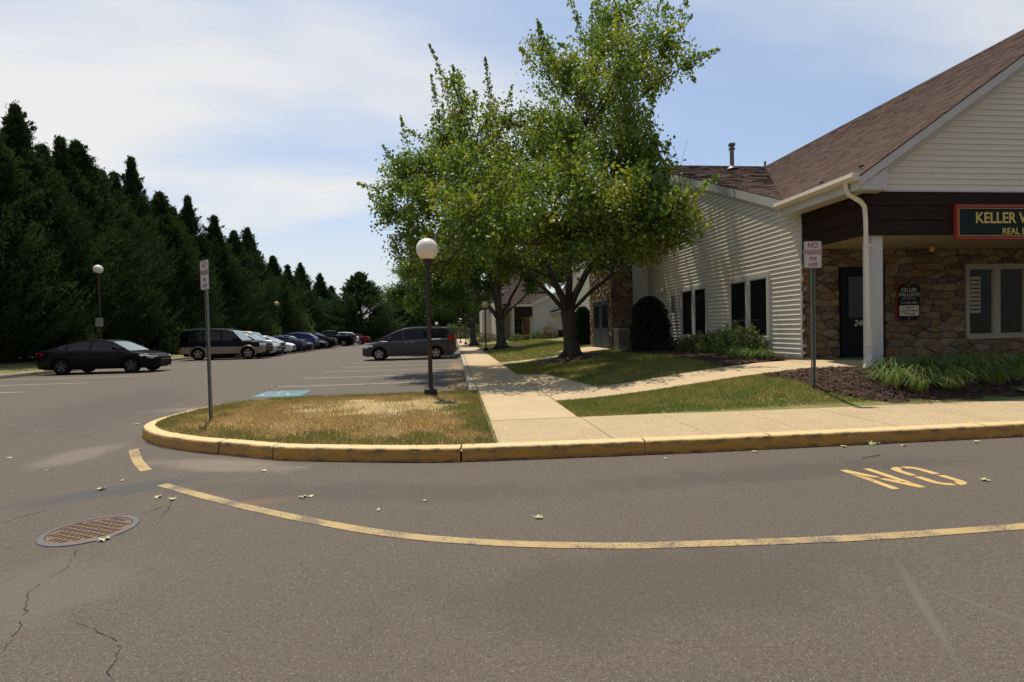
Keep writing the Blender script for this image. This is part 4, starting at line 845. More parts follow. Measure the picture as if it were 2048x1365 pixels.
# ------------------------------------------------------------------ lamps, signs
M_globe = mat('white_globe', (.82, .78, .70), .25, var=(.62, .52, .38), vs=1.2, vamt=.5); M_amber = mat('yellowed_globe', (.48, .36, .15), .3, var=(.36, .24, .08), vs=3)
M_post = mat('brown_lamp_post', (.035, .022, .018), .5, var=(.05, .03, .02), vs=4); M_footc = mat('dark_footing', (.03, .027, .026), .8)
def lamp(x, y, z0, h, label, globe=M_globe, r=.225, plate=False):
    t = thing('street_lamp', (x, y, z0), label, 'street lamp', 'globe lamps around the parking lot')
    B = MB().lathe([(.045, .05), (.042, h-2*r), (.0, h-2*r)], M_post, n=12); B.build('pole', t, smooth=True, angle=.6)
    B = MB().box(-.125, .125, -.125, .125, -.06, .13, M_footc); B.lathe([(.09, .1301), (.075, .145), (.046, .155)], M_post, n=12); B.build('footing', t)
    B = MB().lathe([(.043, h-2*r-.13), (.075, h-2*r-.12), (.075, h-2*r-.05), (.105, h-2*r-.02), (.105, h-2*r+.03), (0, h-2*r+.03)], M_post, n=16); B.build('collar', t, smooth=True, angle=.6)
    B = MB().lathe([(r*math.sin(a), h-r-r*math.cos(a)) for a in [i*math.pi/14 for i in range(1, 15)]], globe, n=28); B.build('globe', t, smooth=True)
    if plate: B = MB().box(-.18, .18, -.07, -.05, 2.0, 2.45, M_sgreyed); B.build('sign_plate', t)
    return t
M_sgreyed = mat('grey_sign_plate', (.26, .27, .25), .5)
lp = on(862, 791, .2)
lamp(lp.x, lp.y, iz(lp.x, lp.y), 1.5+166*10.45/F-.2+.225, 'white globe lamp on brown pole with dark footing on the grass island')
def lamp_px(px, gy, d, z0, label, **k): p = at(px, gy, d); return lamp(p.x, p.y, z0, p.z-z0+.225, label, **k)
lamp_px(196, 539, 27.0, .16, 'white globe lamp with small grey plate rising behind the black sedan', plate=True)
lamp_px(553, 608, 51, .16, 'amber yellowed globe lamp before the dark conifers on the left verge', globe=M_amber)
lamp_px(718, 626, 80, .1, 'small distant white globe lamp in front of the pine at the lot end')
lamp_px(970, 610, 32, .3, 'yellowed globe lamp in front of the forked maple by the walk', globe=M_amber)
lamp_px(920, 641, 58, .2, 'far white globe lamp by the walk before the wooden fence')
lamp_px(930, 634, 52, .22, 'far brownish globe lamp hidden in maple shade by the walk', globe=mat('brown_globe', (.16, .10, .06), .4))
lamp_px(873, 648, 75, .1, 'far white globe lamp showing just above the minivan roof')
M_galv = mat('galvanised_steel', (.20, .215, .19), .5, metal=.6, var=(.14, .15, .13), vs=9); M_signw = mat('white_sign_face', (.52, .49, .45), .45, var=(.46, .42, .38), vs=6); M_signr = mat('faded_red_print', (.26, .02, .03), .5); M_signback = mat('sign_back', (.3, .3, .3), .4, metal=.7)
def rrect(w, h, r, n=5):
    o = []
    for cx, cy, a0 in ((w/2-r, h/2-r, 0), (-w/2+r, h/2-r, 90), (-w/2+r, -h/2+r, 180), (w/2-r, -h/2+r, 270)):
        for i in range(n+1): a = math.radians(a0+90*i/n); o.append((cx+r*math.cos(a), cy+r*math.sin(a)))
    return o
def sign(x, y, z0, ztop, rz, label, lean=(0, 0)):
    t = thing('no_parking_sign', (x, y, z0), label, 'sign', 'no parking signs on perforated posts', rz)
    B = MB(); k = B.mi(M_galv); H = ztop-z0+.0; w = .027
    # hat-shaped post: two flanges, two sides and a web pierced with holes
    for s in (-1, 1): B.box(s*w-.012 if s < 0 else w, -w if s < 0 else w+.012, .0, .003, -.1, H, M_galv); B.box(min(s*w, s*w+.003*s), max(s*w, s*w+.003*s), .003, .03, -.1, H, M_galv); B.box(min(s*w, s*.006), max(s*w, s*.006), -.003+.033, .033, -.1, H, M_galv)
    zz = -.1
    while zz < H-.02: B.box(-.006, .006, .030, .033, zz, zz+.014, M_galv); zz += .0254
    B.build('post', t)
    zc = ztop-z0-.2286+.02
    MB().prism(rrect(.305, .457, .03), 1, -.008, -.004, M_signw).build('sign_plate', t).location = (0, 0, zc)
    # border ring
    B = MB(); a, b = rrect(.289, .441, .024), rrect(.277, .429, .019); k = B.mi(M_signr); n = len(a)
    B.v = [(p[0], -.0088, p[1]) for p in a+b]
    for i in range(n): j = (i+1) % n; B.f.append((i, j, n+j, n+i)); B.m.append(k)
    B.build('border', t).location = (0, 0, zc)
    for s, sz, dz_, sx, sp_ in (('NO', .125, .15, .92, 1), ('PARKING', .118, .036, .60, 1), ('FIRE', .082, -.075, .78, 1.1), ('LANE', .082, -.165, .78, 1.1)):
        me = text_mesh(s, sz*1.0, M_signr, extrude=.0004, offset=.0019, sx=sx, space=sp_); me.transform(Matrix.Rotation(math.pi/2, 4, 'X')); o = link('lettering', me, t); o.location = (0, -.0095, zc+dz_)
    for dz_ in (.2, -.2): B = MB().lathe([(.009, 0), (.008, -.004), (0, -.005)], M_galv, n=8, axis='y'); o = B.build('bolt', t); o.location = (0, -.009, zc+dz_)
    return t
p1 = on(420, 838, .2); s1 = sign(p1.x, p1.y, iz(p1.x, p1.y), 2.68, math.radians(-44.4), 'no parking sign turned edge-on at the rounded island tip')
p2 = at(1628, 779, 8.9); s2 = sign(p2.x, p2.y, gz(p2.x, p2.y), 1.5+160*8.9/F, math.radians(-5), 'no parking sign facing the drive in front of the siding and mulch')
# ------------------------------------------------------------------ fences
M_fence = mat('weathered_fence_wood', (.12, .09, .07), .85, var=(.08, .06, .05), vs=2, rnd=None)
def fence(x0, y0, x1, y1, h, label, w=.3):
    t = thing('wooden_fence', (x0, y0, 0), label, 'fence'); d = Vector((x1-x0, y1-y0, 0)); n = int(d.length/w); u = d.normalized(); nn = Vector((-u.y, u.x, 0))
    me = MB().prism([(0, 0), (w-.02, 0), (w-.02, h-.06), ((w-.02)/2, h), (0, h-.06)], 1, 0, .03, M_fence).mesh('picket')
    for i in range(n): o = link('picket', me, t); o.location = u*(i*w)+Vector((0, 0, random.uniform(-.03, .03))); o.rotation_euler = (0, 0, math.atan2(u.y, u.x))
    for zz in (.5, h-.4): B = MB().box(0, d.length, -.06, -.001, zz, zz+.1, M_fence); o = B.build('rail', t); o.rotation_euler = (0, 0, math.atan2(u.y, u.x))
fence(-21, 88.5, -11, 88.8, 2.1, 'dark weathered wooden fence closing the far left end of the lot')
fence(-3.5, 90, 6.5, 88.5, 2.0, 'dark weathered wooden fence at the far end of the walk')
p = at(735, 658, 84); fs = thing('post_sign', (p.x, p.y, 0), 'small pale sign plate on a thin post by the far lot fence', 'sign')
MB().box(-.03, .03, -.03, .03, 0, 2.2, M_galv).build('post', fs); MB().box(-.2, .2, -.05, -.035, 1.7, 2.4, M_signw).build('sign_plate', fs)

# ------------------------------------------------------------------ vehicles
M_tyre = mat('tyre_rubber', (.012, .011, .010), .9, spec=.1); M_rim = mat('alloy_rim', (.45, .43, .41), .35, metal=.8); M_rimd = mat('dark_alloy_rim', (.10, .10, .10), .35, metal=.7)
M_well = mat('wheel_well', (.008, .008, .008), .9); M_autog = mat('car_glass', (.004, .006, .006), .03, spec=.35); M_wsg = mat('windscreen_glass', (.08, .13, .13), .06, spec=1, coat=.6)
M_chrome = mat('chrome', (.55, .53, .5), .15, metal=1); M_head = mat('headlamp_lens', (.42, .42, .40), .1, spec=1, coat=1); M_tail = mat('tail_lamp', (.25, .012, .012), .2, coat=1); M_plast = mat('black_plastic', (.010, .010, .011), .6, spec=.15); M_plate = mat('number_plate', (.45, .42, .3), .5)
def paint(name, c, metal=.3, rough=.3): return mat(name, c, rough, metal=metal, coat=.05, spec=.12)
INT = lambda pts, x: float(np.interp(x, [p[0] for p in pts], [p[1] for p in pts]))
TYPES = {}
TYPES['sedan'] = dict(L=4.85, zt=[(-2.42, .66), (-2.40, .95), (-2.3, 1.04), (-1.7, 1.075), (-.9, 1.02), (1.0, .98), (1.6, .90), (2.1, .80), (2.33, .68), (2.42, .52)],
    zb=[(-2.42, .40), (-2.25, .26), (-1.2, .22), (2.1, .22), (2.35, .25), (2.42, .38)], w=[(-2.42, .66), (-2.3, .82), (-1.8, .90), (1.5, .90), (2.0, .86), (2.3, .70), (2.42, .48)],
    zc=[(-1.95, 1.06), (-1.3, 1.31), (-.75, 1.44), (-.2, 1.475), (.3, 1.455), (.62, 1.38), (1.35, .97)], roofw=.60, ws=.45, rw=-.85, bp=[-.22, -1.15], ax=(1.45, -1.33), r=.335, win=(-1.5, 1.0))
TYPES['coupe'] = dict(TYPES['sedan'], zc=[(-2.0, 1.05), (-1.3, 1.28), (-.7, 1.39), (-.2, 1.42), (.3, 1.39), (.62, 1.31), (1.35, .95)])
TYPES['van'] = dict(L=5.08, zt=[(-2.54, .70), (-2.52, 1.0), (-2.45, 1.14), (-1, 1.10), (.9, 1.04), (1.5, 1.04), (2.0, .93), (2.35, .78), (2.54, .55)],
    zb=[(-2.54, .42), (-2.4, .27), (-1.3, .23), (2.2, .22), (2.45, .25), (2.54, .36)], w=[(-2.54, .80), (-2.4, .93), (-2, .985), (1.6, .985), (2.1, .92), (2.4, .76), (2.54, .55)],
    zc=[(-2.50, 1.10), (-2.36, 1.42), (-2.15, 1.69), (-1.9, 1.735), (-.4, 1.76), (.25, 1.71), (.7, 1.58), (1.75, 1.03)], roofw=.68, ws=.42, rw=-2.13, bp=[.32, -1.05], ax=(1.60, -1.43), r=.345, win=(-2.12, 1.35), rails=True)
TYPES['suv'] = dict(L=5.24, zt=[(-2.60, .80), (-2.58, 1.1), (-2.55, 1.22), (-1, 1.21), (1.1, 1.20), (1.9, 1.15), (2.35, 1.07), (2.52, .98), (2.62, .70)],
    zb=[(-2.62, .55), (-2.4, .45), (-1.3, .40), (2.2, .38), (2.5, .42), (2.62, .5)], w=[(-2.62, .88), (-2.4, .98), (-2, 1.0), (1.8, 1.0), (2.3, .95), (2.5, .84), (2.62, .66)],
    zc=[(-2.57, 1.2), (-2.52, 1.6), (-2.42, 1.86), (-2.1, 1.93), (-.4, 1.96), (.35, 1.93), (.62, 1.84), (1.25, 1.2)], roofw=.74, ws=.42, rw=-2.40, bp=[-.02, -1.12], ax=(1.62, -1.40), r=.40, win=(-2.3, .95), rails=True)
TYPES['crossover'] = dict(L=4.6, zt=[(-2.3, .75), (-2.28, 1.0), (-2.2, 1.12), (-1, 1.08), (1.0, 1.04), (1.6, .98), (2.05, .88), (2.3, .62)],
    zb=[(-2.3, .45), (-2.15, .32), (-1.2, .27), (2.0, .26), (2.2, .3), (2.3, .42)], w=[(-2.3, .76), (-2.1, .88), (-1.7, .93), (1.5, .93), (1.9, .88), (2.15, .74), (2.3, .52)],
    zc=[(-2.24, 1.08), (-2.0, 1.38), (-1.6, 1.58), (-.6, 1.68), (.1, 1.66), (.5, 1.55), (1.25, 1.03)], roofw=.64, ws=.35, rw=-1.65, bp=[-.12, -1.05], ax=(1.40, -1.28), r=.36, win=(-1.95, .95), rails=True)
TYPES['pickup'] = dict(L=5.7, zt=[(-2.85, .80), (-2.84, 1.28), (-.85, 1.28), (-.8, 1.22), (1.1, 1.20), (1.9, 1.18), (2.5, 1.12), (2.8, .95), (2.86, .7)],
    zb=[(-2.86, .6), (-2.6, .48), (2.3, .42), (2.7, .45), (2.86, .55)], w=[(-2.86, .94), (-2.6, 1.0), (2.0, 1.0), (2.5, .95), (2.75, .84), (2.86, .7)],
    zc=[(-.84, 1.25), (-.78, 1.7), (-.6, 1.86), (.1, 1.9), (.6, 1.87), (.85, 1.78), (1.4, 1.2)], roofw=.72, ws=.62, rw=-.72, bp=[.3], ax=(1.9, -1.75), r=.41, win=(-.68, 1.1))
CACHE = {}
def car_meshes(ty, lower):
    key = (ty, lower)
    if key in CACHE: return CACHE[key]
    s = TYPES[ty]; h = s['L']/2; xs = set(np.round(np.linspace(-h, h, 60), 3)); R = s['r']+.065
    for ax in s['ax']:
        for a in np.linspace(-1, 1, 15): xs.add(round(ax+R*math.sin(a*math.pi/2), 3))
        xs.add(round(ax-R-.003, 3)); xs.add(round(ax+R+.003, 3))
    for k in ('zt', 'zc', 'w'): xs |= {round(p[0], 3) for p in s[k]}
    xs |= {round(b+d, 3) for b in s['bp'] for d in (-.045, .045)} | {s['ws'], s['rw'], s['win'][0], s['win'][1]}
    xs = sorted(x for x in xs if -h-.001 <= x <= h+.001); xs = [x for i, x in enumerate(xs) if i == 0 or x-xs[i-1] > .0015]
    Mb, Ml = 'body', 'cladding'; body = MB(); clad = MB(); DM = M_well
    def sec(x):
        zt, zb, w = INT(s['zt'], x), INT(s['zb'], x), INT(s['w'], x)
        for ax in s['ax']:
            d = abs(x-ax)
            if d < R: zb = max(zb, min(s['r']*1.0+math.sqrt(R*R-d*d), zt-.12))
        def wd(z): t = (z-.2)/(zt-.2); return w*float(np.interp(t, [0, .15, .45, .7, .9, 1], [.93, .985, 1.0, .985, .955, .90]))
        L = [(wd(zb)-.12, zb+.012), (wd(zb)-.01, zb)]
        for t in (.18, .36, .54, .70, .84, .94): z = zb+(zt-zb)*t; L.append((wd(z)+(.012 if .5 < t < .6 else 0), z))
        L += [(w*.90, zt-.006), (w*.84, zt+.008), (w*.45, zt+.028), (0, zt+.036)]
        return L
    secs = [sec(x) for x in xs]; n = len(secs[0])
    for sgn in (1, -1):
        b = len(body.v)
        for x, L in zip(xs, secs): body.v += [(x, sgn*y, z) for y, z in L]
        for i in range(len(xs)-1):
            for j in range(n-1):
                q = (b+i*n+j, b+(i+1)*n+j, b+(i+1)*n+j+1, b+i*n+j+1); q = q if sgn < 0 else q[::-1]
                zc_ = sum(body.v[a][2] for a in q)/4; body.f.append(q); body.m.append(1 if (lower and zc_ < lower and j < n-3) else 0)
        for i in (0, len(xs)-1): q = tuple(b+i*n+j for j in range(n)); 
        # nose and tail closed towards the centre line
    for i, sg in ((0, -1), (len(xs)-1, 1)):
        a = [(xs[i], y, z) for y, z in secs[i]]; c = [(xs[i], -y, z) for y, z in secs[i]][::-1]; b = len(body.v); body.v += a+c[1:]; body.f.append(tuple(range(b, b+len(a)+len(c)-1))); body.m.append(1 if lower and False else 0)
    # cabin
    cx = [x for x in xs if s['zc'][0][0] <= x <= s['zc'][-1][0]]; glass = {'side_window': {}, 'windscreen': MB(), 'rear_window': MB()}
    def csec(x):
        z0, zc, w = INT(s['zt'], x)-.01, INT(s['zc'], x), INT(s['w'], x)*.90; hh = max(.005, zc-z0); full = max(p[1] for p in s['zc'])-z0
        top = w+(s['roofw']-w)*min(1, hh/full)**.9
        return [(w, z0), (w+(top-w)*.10, z0+hh*.06), (w+(top-w)*.88, z0+hh*.84), (top, z0+hh*.95), (top*.90, z0+hh), (top*.45, z0+hh+.018*min(1, hh*3)), (0, z0+hh+.025*min(1, hh*3))]
    cs = [csec(x) for x in cx]; m = len(cs[0]); b0 = body.mi  # noqa
    sw_ = {}
    for sgn in (1, -1):
        for i in range(len(cx)-1):
            xm = (cx[i]+cx[i+1])/2
            for j in range(m-1):
                q = [(cx[i], sgn*cs[i][j][0], cs[i][j][1]), (cx[i+1], sgn*cs[i+1][j][0], cs[i+1][j][1]), (cx[i+1], sgn*cs[i+1][j+1][0], cs[i+1][j+1][1]), (cx[i], sgn*cs[i][j+1][0], cs[i][j+1][1])]
                if sgn > 0: q = q[::-1]
                hh = cs[i][-1][1]-cs[i][0][1]
                if j == 1 and s['win'][0] < xm < s['win'][1] and not any(abs(xm-p) < .045 for p in s['bp']):
                    zone = sum(xm > p for p in s['bp']); tgt = sw_.setdefault((sgn, zone), MB()); tgt.poly(q, M_autog); continue
                if j >= 4 and xm > s['ws']: glass['windscreen'].poly(q, M_wsg); continue
                if j >= 4 and xm < s['rw']: glass['rear_window'].poly(q, M_autog); continue
                v = len(body.v); body.v += q; body.f.append((v, v+1, v+2, v+3)); body.m.append(0)
    wheel_t = MB().lathe([(s['r']*.62, -.10), (s['r']*.93, -.105), (s['r'], -.08), (s['r'], .08), (s['r']*.93, .105), (s['r']*.62, .10)], M_tyre, n=28, axis='y').mesh('tyre', smooth=True, angle=.6)
    CACHE[key] = (body, sw_, glass, wheel_t, s); return CACHE[key]
def car(name, ty, x, y, rz, label, pm, cat='car', lower=None, lowm=None, rim=M_rim, group=None, z=.0, grille=True, flares=None, scale=1, hd=M_head):
    body, sw_, glass, tm, s = car_meshes(ty, lower); t = thing(name, (x, y, z), label, cat, group, rz); t.scale = (scale,)*3; h = s['L']/2
    B = MB(); B.v = body.v; B.f = body.f; B.m = body.m; B.mats = [pm, lowm or pm]; me = B.mesh('body', fixn=True, angle=.7); link('body', me, t)
    for k, g in sw_.items(): g.build('side_window', t, fixn=True)
    for k in ('windscreen', 'rear_window'):
        if glass[k].v: glass[k].build(k, t, fixn=True, angle=1)
    ww = max(p[1] for p in s['w'])
    MB().box(-h+.25, h-.25, -ww+.24, ww-.24, s['r']*.6, s['r']*2+.05, M_well).build('underbody', t)
    for ax in s['ax']:
        for sg in (-1, 1):
            o = link('wheel', tm, t); o.location = (ax, sg*(ww-.12), s['r'])
            B = MB(); r = s['r']*.64; B.lathe([(r, .06), (r*.92, .085), (r*.86, .05), (0, .045)], M_plast, n=20, axis='y')
            for k in range(5):
                a = k*2*math.pi/5+.3; ca, sa = math.cos(a), math.sin(a)
                for da in (-.11, .11):
                    c2, s2_ = math.cos(a+da), math.sin(a+da); q = [(c2*r*.18-sa*.035, .075, s2_*r*.18+ca*.035), (c2*r*.18+sa*.035, .075, s2_*r*.18-ca*.035), (c2*r*.93+sa*.028, .085, s2_*r*.93-ca*.028), (c2*r*.93-sa*.028, .085, s2_*r*.93+ca*.028)]; B.poly(q, rim)
            B.lathe([(r, .07), (r*1.02, .09), (r*.90, .088)], rim, n=24, axis='y'); B.lathe([(.05, .06), (.045, .09), (0, .09)], rim, n=10, axis='y')
            rm = B.mesh('rim'); ro = link('rim', rm, o); ro.rotation_euler = (0, 0, math.pi if sg < 0 else 0)
            if flares:
                B = MB(); R = s['r']+.075; pts = [(ax+R*1.02*math.cos(a), sg*(ww+.004), s['r']+R*math.sin(a)) for a in np.linspace(-.35, math.pi+.35, 16)]; B.tube(pts, .045, flares, 6); B.build('wheel_flare', t, smooth=True)
    wf = INT(s['w'], h-.12); zt = INT(s['zt'], h-.16); wr = INT(s['w'], -h+.1); zr = INT(s['zt'], -h+.12); tall = ty in ('suv', 'pickup')
    for sg in (-1, 1):
        # lamps wrap round the corners
        za, zb_ = (zt-.26, zt-.04) if tall else (zt-.13, zt-.005)
        w2 = INT(s['w'], h-.42); P = [(h-.03 if tall else h-.10, sg*wf*.66), (h-.06 if tall else h-.13, sg*wf*.93), (h-.20, sg*(INT(s['w'], h-.2)*.99)), (h-(.3 if tall else .62), sg*(INT(s['w'], h-(.3 if tall else .62))*.985))]
        B = MB(); k = B.mi(hd); n = len(P); Q = [(a+.012, b+sg*.012) for a, b in P]
        z1 = [zb_, zb_+.01, zb_+.03, zb_+(.02 if tall else .10)]; z0 = [za, za+.01, za+.02, za+(.02 if tall else .13)]
        B.v = [(*Q[i], z0[i]) for i in range(n)] + [(*Q[i], z1[i]) for i in range(n)] + [(P[i][0]-.06, P[i][1]-sg*.04, z0[i]) for i in range(n)] + [(P[i][0]-.06, P[i][1]-sg*.04, z1[i]) for i in range(n)]
        for i in range(n-1): B.f += [(i, i+1, n+i+1, n+i), (n+i, n+i+1, 3*n+i+1, 3*n+i), (i, i+1, 2*n+i+1, 2*n+i)]; B.m += [k]*3
        B.build('headlight', t, fixn=True)
        a0, a1 = (.85, 1.18) if tall else ((.98, 1.30) if ty == 'van' else (.80, .96)); zz0, zz1 = a0, a1
        B = MB(); P = [(-h-.012, sg*wr*.62), (-h-.0, sg*wr*.92), (-h+.1, sg*(wr+.005)), (-h+(.14 if tall else .42), sg*(INT(s['w'], -h+.4)*.99+.004))]; k = B.mi(M_tail)
        B.v = [(a, b, zz0+(.05 if i == 3 else 0)) for i, (a, b) in enumerate(P)] + [(a+(.03 if tall or ty == 'van' else .02), b*.985, zz1-(.02 if i == 3 else 0)) for i, (a, b) in enumerate(P)]
        for i in range(3): B.f.append((i, i+1, 5+i, 4+i)); B.m.append(k)
        B.build('tail_light', t, fixn=True)
        xm = s['ws']+.42 if ty != 'van' else 1.0; zm = INT(s['zt'], xm)+.04; wm = INT(s['w'], xm)*.9
        B = MB(); B.tube([(xm+.03, sg*(wm-.02), zm), (xm, sg*(wm+.08), zm+.05)], .02, M_plast, 6); B.lathe([(.0, -.09), (.07, -.07), (.085, 0), (.07, .07), (0, .09)], pm, c=(xm, sg*(wm+.17), zm+.08), n=10, axis='y'); B.build('mirror', t, smooth=True, angle=.7)
        for xd in ([-.18, -1.0] if ty not in ('van',) else [.15, -.2]):
            zz = INT(s['zt'], xd)-.13; yy = INT(s['w'], xd)*.972; MB().box(xd-.09, xd+.09, min(sg*yy, sg*(yy+.03)), max(sg*yy, sg*(yy+.03)), zz, zz+.03, pm if ty != 'van' else M_chrome).build('door_handle', t)
        for xd in s['bp'][:2]+[s['ws']+.55]:
            B = MB(); zl = [INT(s['zb'], 0)+.1+i*.1 for i in range(9)]; zl = [q_ for q_ in zl if q_ < INT(s['zt'], xd)-.05]
            zt_ = INT(s['zt'], xd); w_ = INT(s['w'], xd)
            for q0, q1 in zip(zl, zl[1:]):
                f = lambda q_: w_*float(np.interp((q_-.2)/(zt_-.2), [0, .15, .45, .7, .9, 1], [.93, .985, 1.0, .985, .955, .90]))+.0155
                B.poly([(xd-.006, sg*f(q0), q0), (xd+.006, sg*f(q0), q0), (xd+.006, sg*f(q1), q1), (xd-.006, sg*f(q1), q1)], M_well)
            B.build('door_seam', t)
        if s.get('rails'): zr_ = max(p[1] for p in s['zc']); B = MB().tube([(s['rw']+.4, sg*s['roofw']*.93, zr_-.01), (s['rw']+.6, sg*s['roofw']*.93, zr_+.045), (s['ws']-.45, sg*s['roofw']*.93, zr_+.045), (s['ws']-.25, sg*s['roofw']*.93, zr_-.01)], .018, M_plast if ty != 'suv' else M_galv, 6); B.build('roof_rail', t)
    zf = INT(s['zb'], h-.1)
    gz0, gz1 = (zt-.30, zt-.06) if tall else (zf+.22, zt-.06)
    MB().box(h-.05, h+.012, -wf*.58, wf*.58, gz0, gz1, M_plast).build('grille', t)
    if grille: MB().box(h+.0121, h+.02, -wf*.55, wf*.55, (gz0+gz1)/2-.012, (gz0+gz1)/2+.012, M_chrome).build('grille_bar', t)
    MB().box(h-.06, h+.008, -wf*.6, wf*.6, zf+.03, zf+.14, M_plast).build('lower_intake', t)
    MB().box(-h-.016, -h+.02, -.15, .15, .78, .90, M_plate).build('number_plate', t)
    MB().box(-h-.02, -h+.05, -wr*.8, wr*.8, .42, .56, M_plast if not lower else lowm).build('rear_bumper_insert', t)
    return t
BLK = paint('black_car_paint', (.003, .003, .004), 0); GRY = paint('graphite_car_paint', (.075, .068, .070), .5, .35); WHT = paint('white_car_paint', (.62, .62, .60), 0, .3); SLV = paint('silver_car_paint', (.42, .41, .39), .6, .35)
NVY = paint('navy_car_paint', (.018, .03, .075), .3); BLU = paint('blue_car_paint', (.02, .045, .15), .4); CHR = paint('charcoal_car_paint', (.03, .03, .033), .5); MAR = paint('maroon_car_paint', (.12, .015, .02), .3); TAN = mat('tan_cladding', (.30, .25, .19), .4, metal=.4, coat=.5)
G = 'vehicles parked along the conifer verge'
XE = -17.45
def park(name, ty, y, nose_out, *a, **k):
    L = TYPES[ty]['L']; return car(name, ty, XE+L/2+k.pop('off', 0), y, 0 if nose_out else math.pi, *a, group=G, **k)
park('sedan', 'sedan', 25.0, True, 'black sedan parked alone at the left in front of the dark conifers', BLK, rim=M_rimd, off=-.4)
park('large_suv', 'suv', 35.9, True, 'big black and tan suv with roof rails, nearest of the long row', BLK, 'suv', lower=.80, lowm=TAN, flares=TAN, rim=M_rim)
park('large_suv', 'crossover', 38.4, True, 'silver grey suv right behind the black and tan one', SLV, 'suv', off=.45)
park('pickup_truck', 'pickup', 40.3, True, 'grey white truck nosing out between two parked vehicles', SLV, 'truck', off=-.85, scale=.96)
park('sedan', 'sedan', 42.6, True, 'white sedan with its nose to the lane', WHT, rim=M_rimd, grille=True)
park('coupe', 'coupe', 45.4, False, 'navy coupe with its tail to the lane beside the white sedan', NVY)
park('sedan', 'sedan', 47.8, True, 'charcoal sedan nose out between navy coupe and blue crossover', CHR, off=.05)
park('crossover', 'crossover', 50.6, False, 'blue crossover with bright red tail lights', BLU, 'suv')
park('sedan', 'sedan', 53.3, True, 'black sedan nose out just beyond the blue crossover', BLK)
park('sedan', 'sedan', 56.0, False, 'black sedan tail out with red lights in the middle of the row', BLK, off=.3)
park('crossover', 'crossover', 58.9, True, 'dark silver crossover with bright windscreen', CHR, 'suv')
park('pickup_truck', 'pickup', 63.5, False, 'black pickup truck with red tail lights near the row end', BLK, 'truck', off=-.1)
park('crossover', 'crossover', 67.5, False, 'white roofed suv beyond the black pickup', WHT, 'suv', off=.7)
park('sedan', 'sedan', 70.5, False, 'maroon sedan at the far end of the row', MAR, off=1.4)
car('minivan', 'van', -2.46, 29.4, math.pi, 'graphite minivan standing alone across the right stalls', GRY, 'minivan', rim=M_rim)
# ------------------------------------------------------------------ vegetation
def leafmat(name, c, c2, c3=None, trans=.35, vs=.5, rough=.55, spec=.4): return mat(name, c, rough, spec=spec, var=c2, vs=vs, vamt=1, var2=c3, v2s=.9 if c3 else 30, v2amt=.55 if c3 else 0, trans=trans, detail=8, lo=.38, hi=.62)
M_maple = leafmat('maple_leaves', (.14, .21, .036), (.07, .13, .021), (.36, .31, .045), .40, vs=1.6, rough=.5)
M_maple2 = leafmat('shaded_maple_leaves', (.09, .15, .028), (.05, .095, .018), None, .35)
M_cyp = leafmat('cypress_foliage', (.044, .074, .024), (.020, .038, .013), None, .22, vs=.4, rough=.9, spec=.15)
M_pine = leafmat('pine_foliage', (.05, .09, .03), (.028, .055, .02), None, .2, vs=.4, rough=.9, spec=.15)
M_bushd = leafmat('yew_foliage', (.022, .042, .014), (.012, .026, .01), (.05, .07, .02), .15, vs=2)
M_bushl = leafmat('light_shrub_foliage', (.10, .14, .035), (.055, .09, .02), (.2, .2, .06), .3, vs=2)
M_bushb = leafmat('brown_shrub_foliage', (.16, .11, .05), (.10, .10, .035), None, .3, vs=2)
M_ogr = leafmat('ornamental_grass_blades', (.12, .185, .035), (.05, .095, .018), (.42, .36, .12), .3, vs=3)
M_cytr = mat('conifer_bark', (.05, .035, .025), .95, bump=.6, bs=20)
def leaves(P, size, mat_, name='crown', aspect=.7, up=None, out_=None, jit=1.0, fold=.25, smooth=False):
    """P (n,3) leaf positions -> folded two-triangle leaves with random attitude"""
    n = len(P); s = size*rng.uniform(.65, 1.3, n)
    if out_ is None: d = rng.normal(size=(n, 3))
    else: d = out_+rng.normal(size=(n, 3))*jit
    if up is not None: d[:, 2] += up
    d /= np.linalg.norm(d, axis=1)[:, None]+1e-9; r = rng.normal(size=(n, 3)); w = np.cross(d, r); w /= np.linalg.norm(w, axis=1)[:, None]+1e-9; nn = np.cross(d, w)
    a = P-d*s[:, None]*.5; c = P+d*s[:, None]*.5; b = P+w*s[:, None]*aspect*.5+nn*s[:, None]*fold*.5; e = P-w*s[:, None]*aspect*.5+nn*s[:, None]*fold*.5
    V = np.stack([a, b, c, e], 1).reshape(-1, 3); k = np.arange(n)*4; Fc = np.concatenate([np.stack([k, k+1, k+2], 1), np.stack([k, k+2, k+3], 1)])
    return np_mesh(name, V, Fc, mat_)
def limb(a, b, r0_, r1_, n=6, bend=.15, sag=0):
    a, b = Vector(a), Vector(b); L = (b-a).length; o = []; rr = []; off = Vector((random.uniform(-1, 1), random.uniform(-1, 1), random.uniform(-.3, .6)))*L*bend; q = (b-a).cross(Vector((0, 0, 1)))
    for i in range(n+1):
        t = i/n; p = a.lerp(b, t)+off*math.sin(t*math.pi)*1.0; p.z += sag*L*math.sin(t*math.pi); o.append(p+Vector((random.uniform(-1, 1), random.uniform(-1, 1), random.uniform(-1, 1)))*L*.012*(0 < i < n)); rr.append(r0_+(r1_-r0_)*t**.8)
    return o, rr
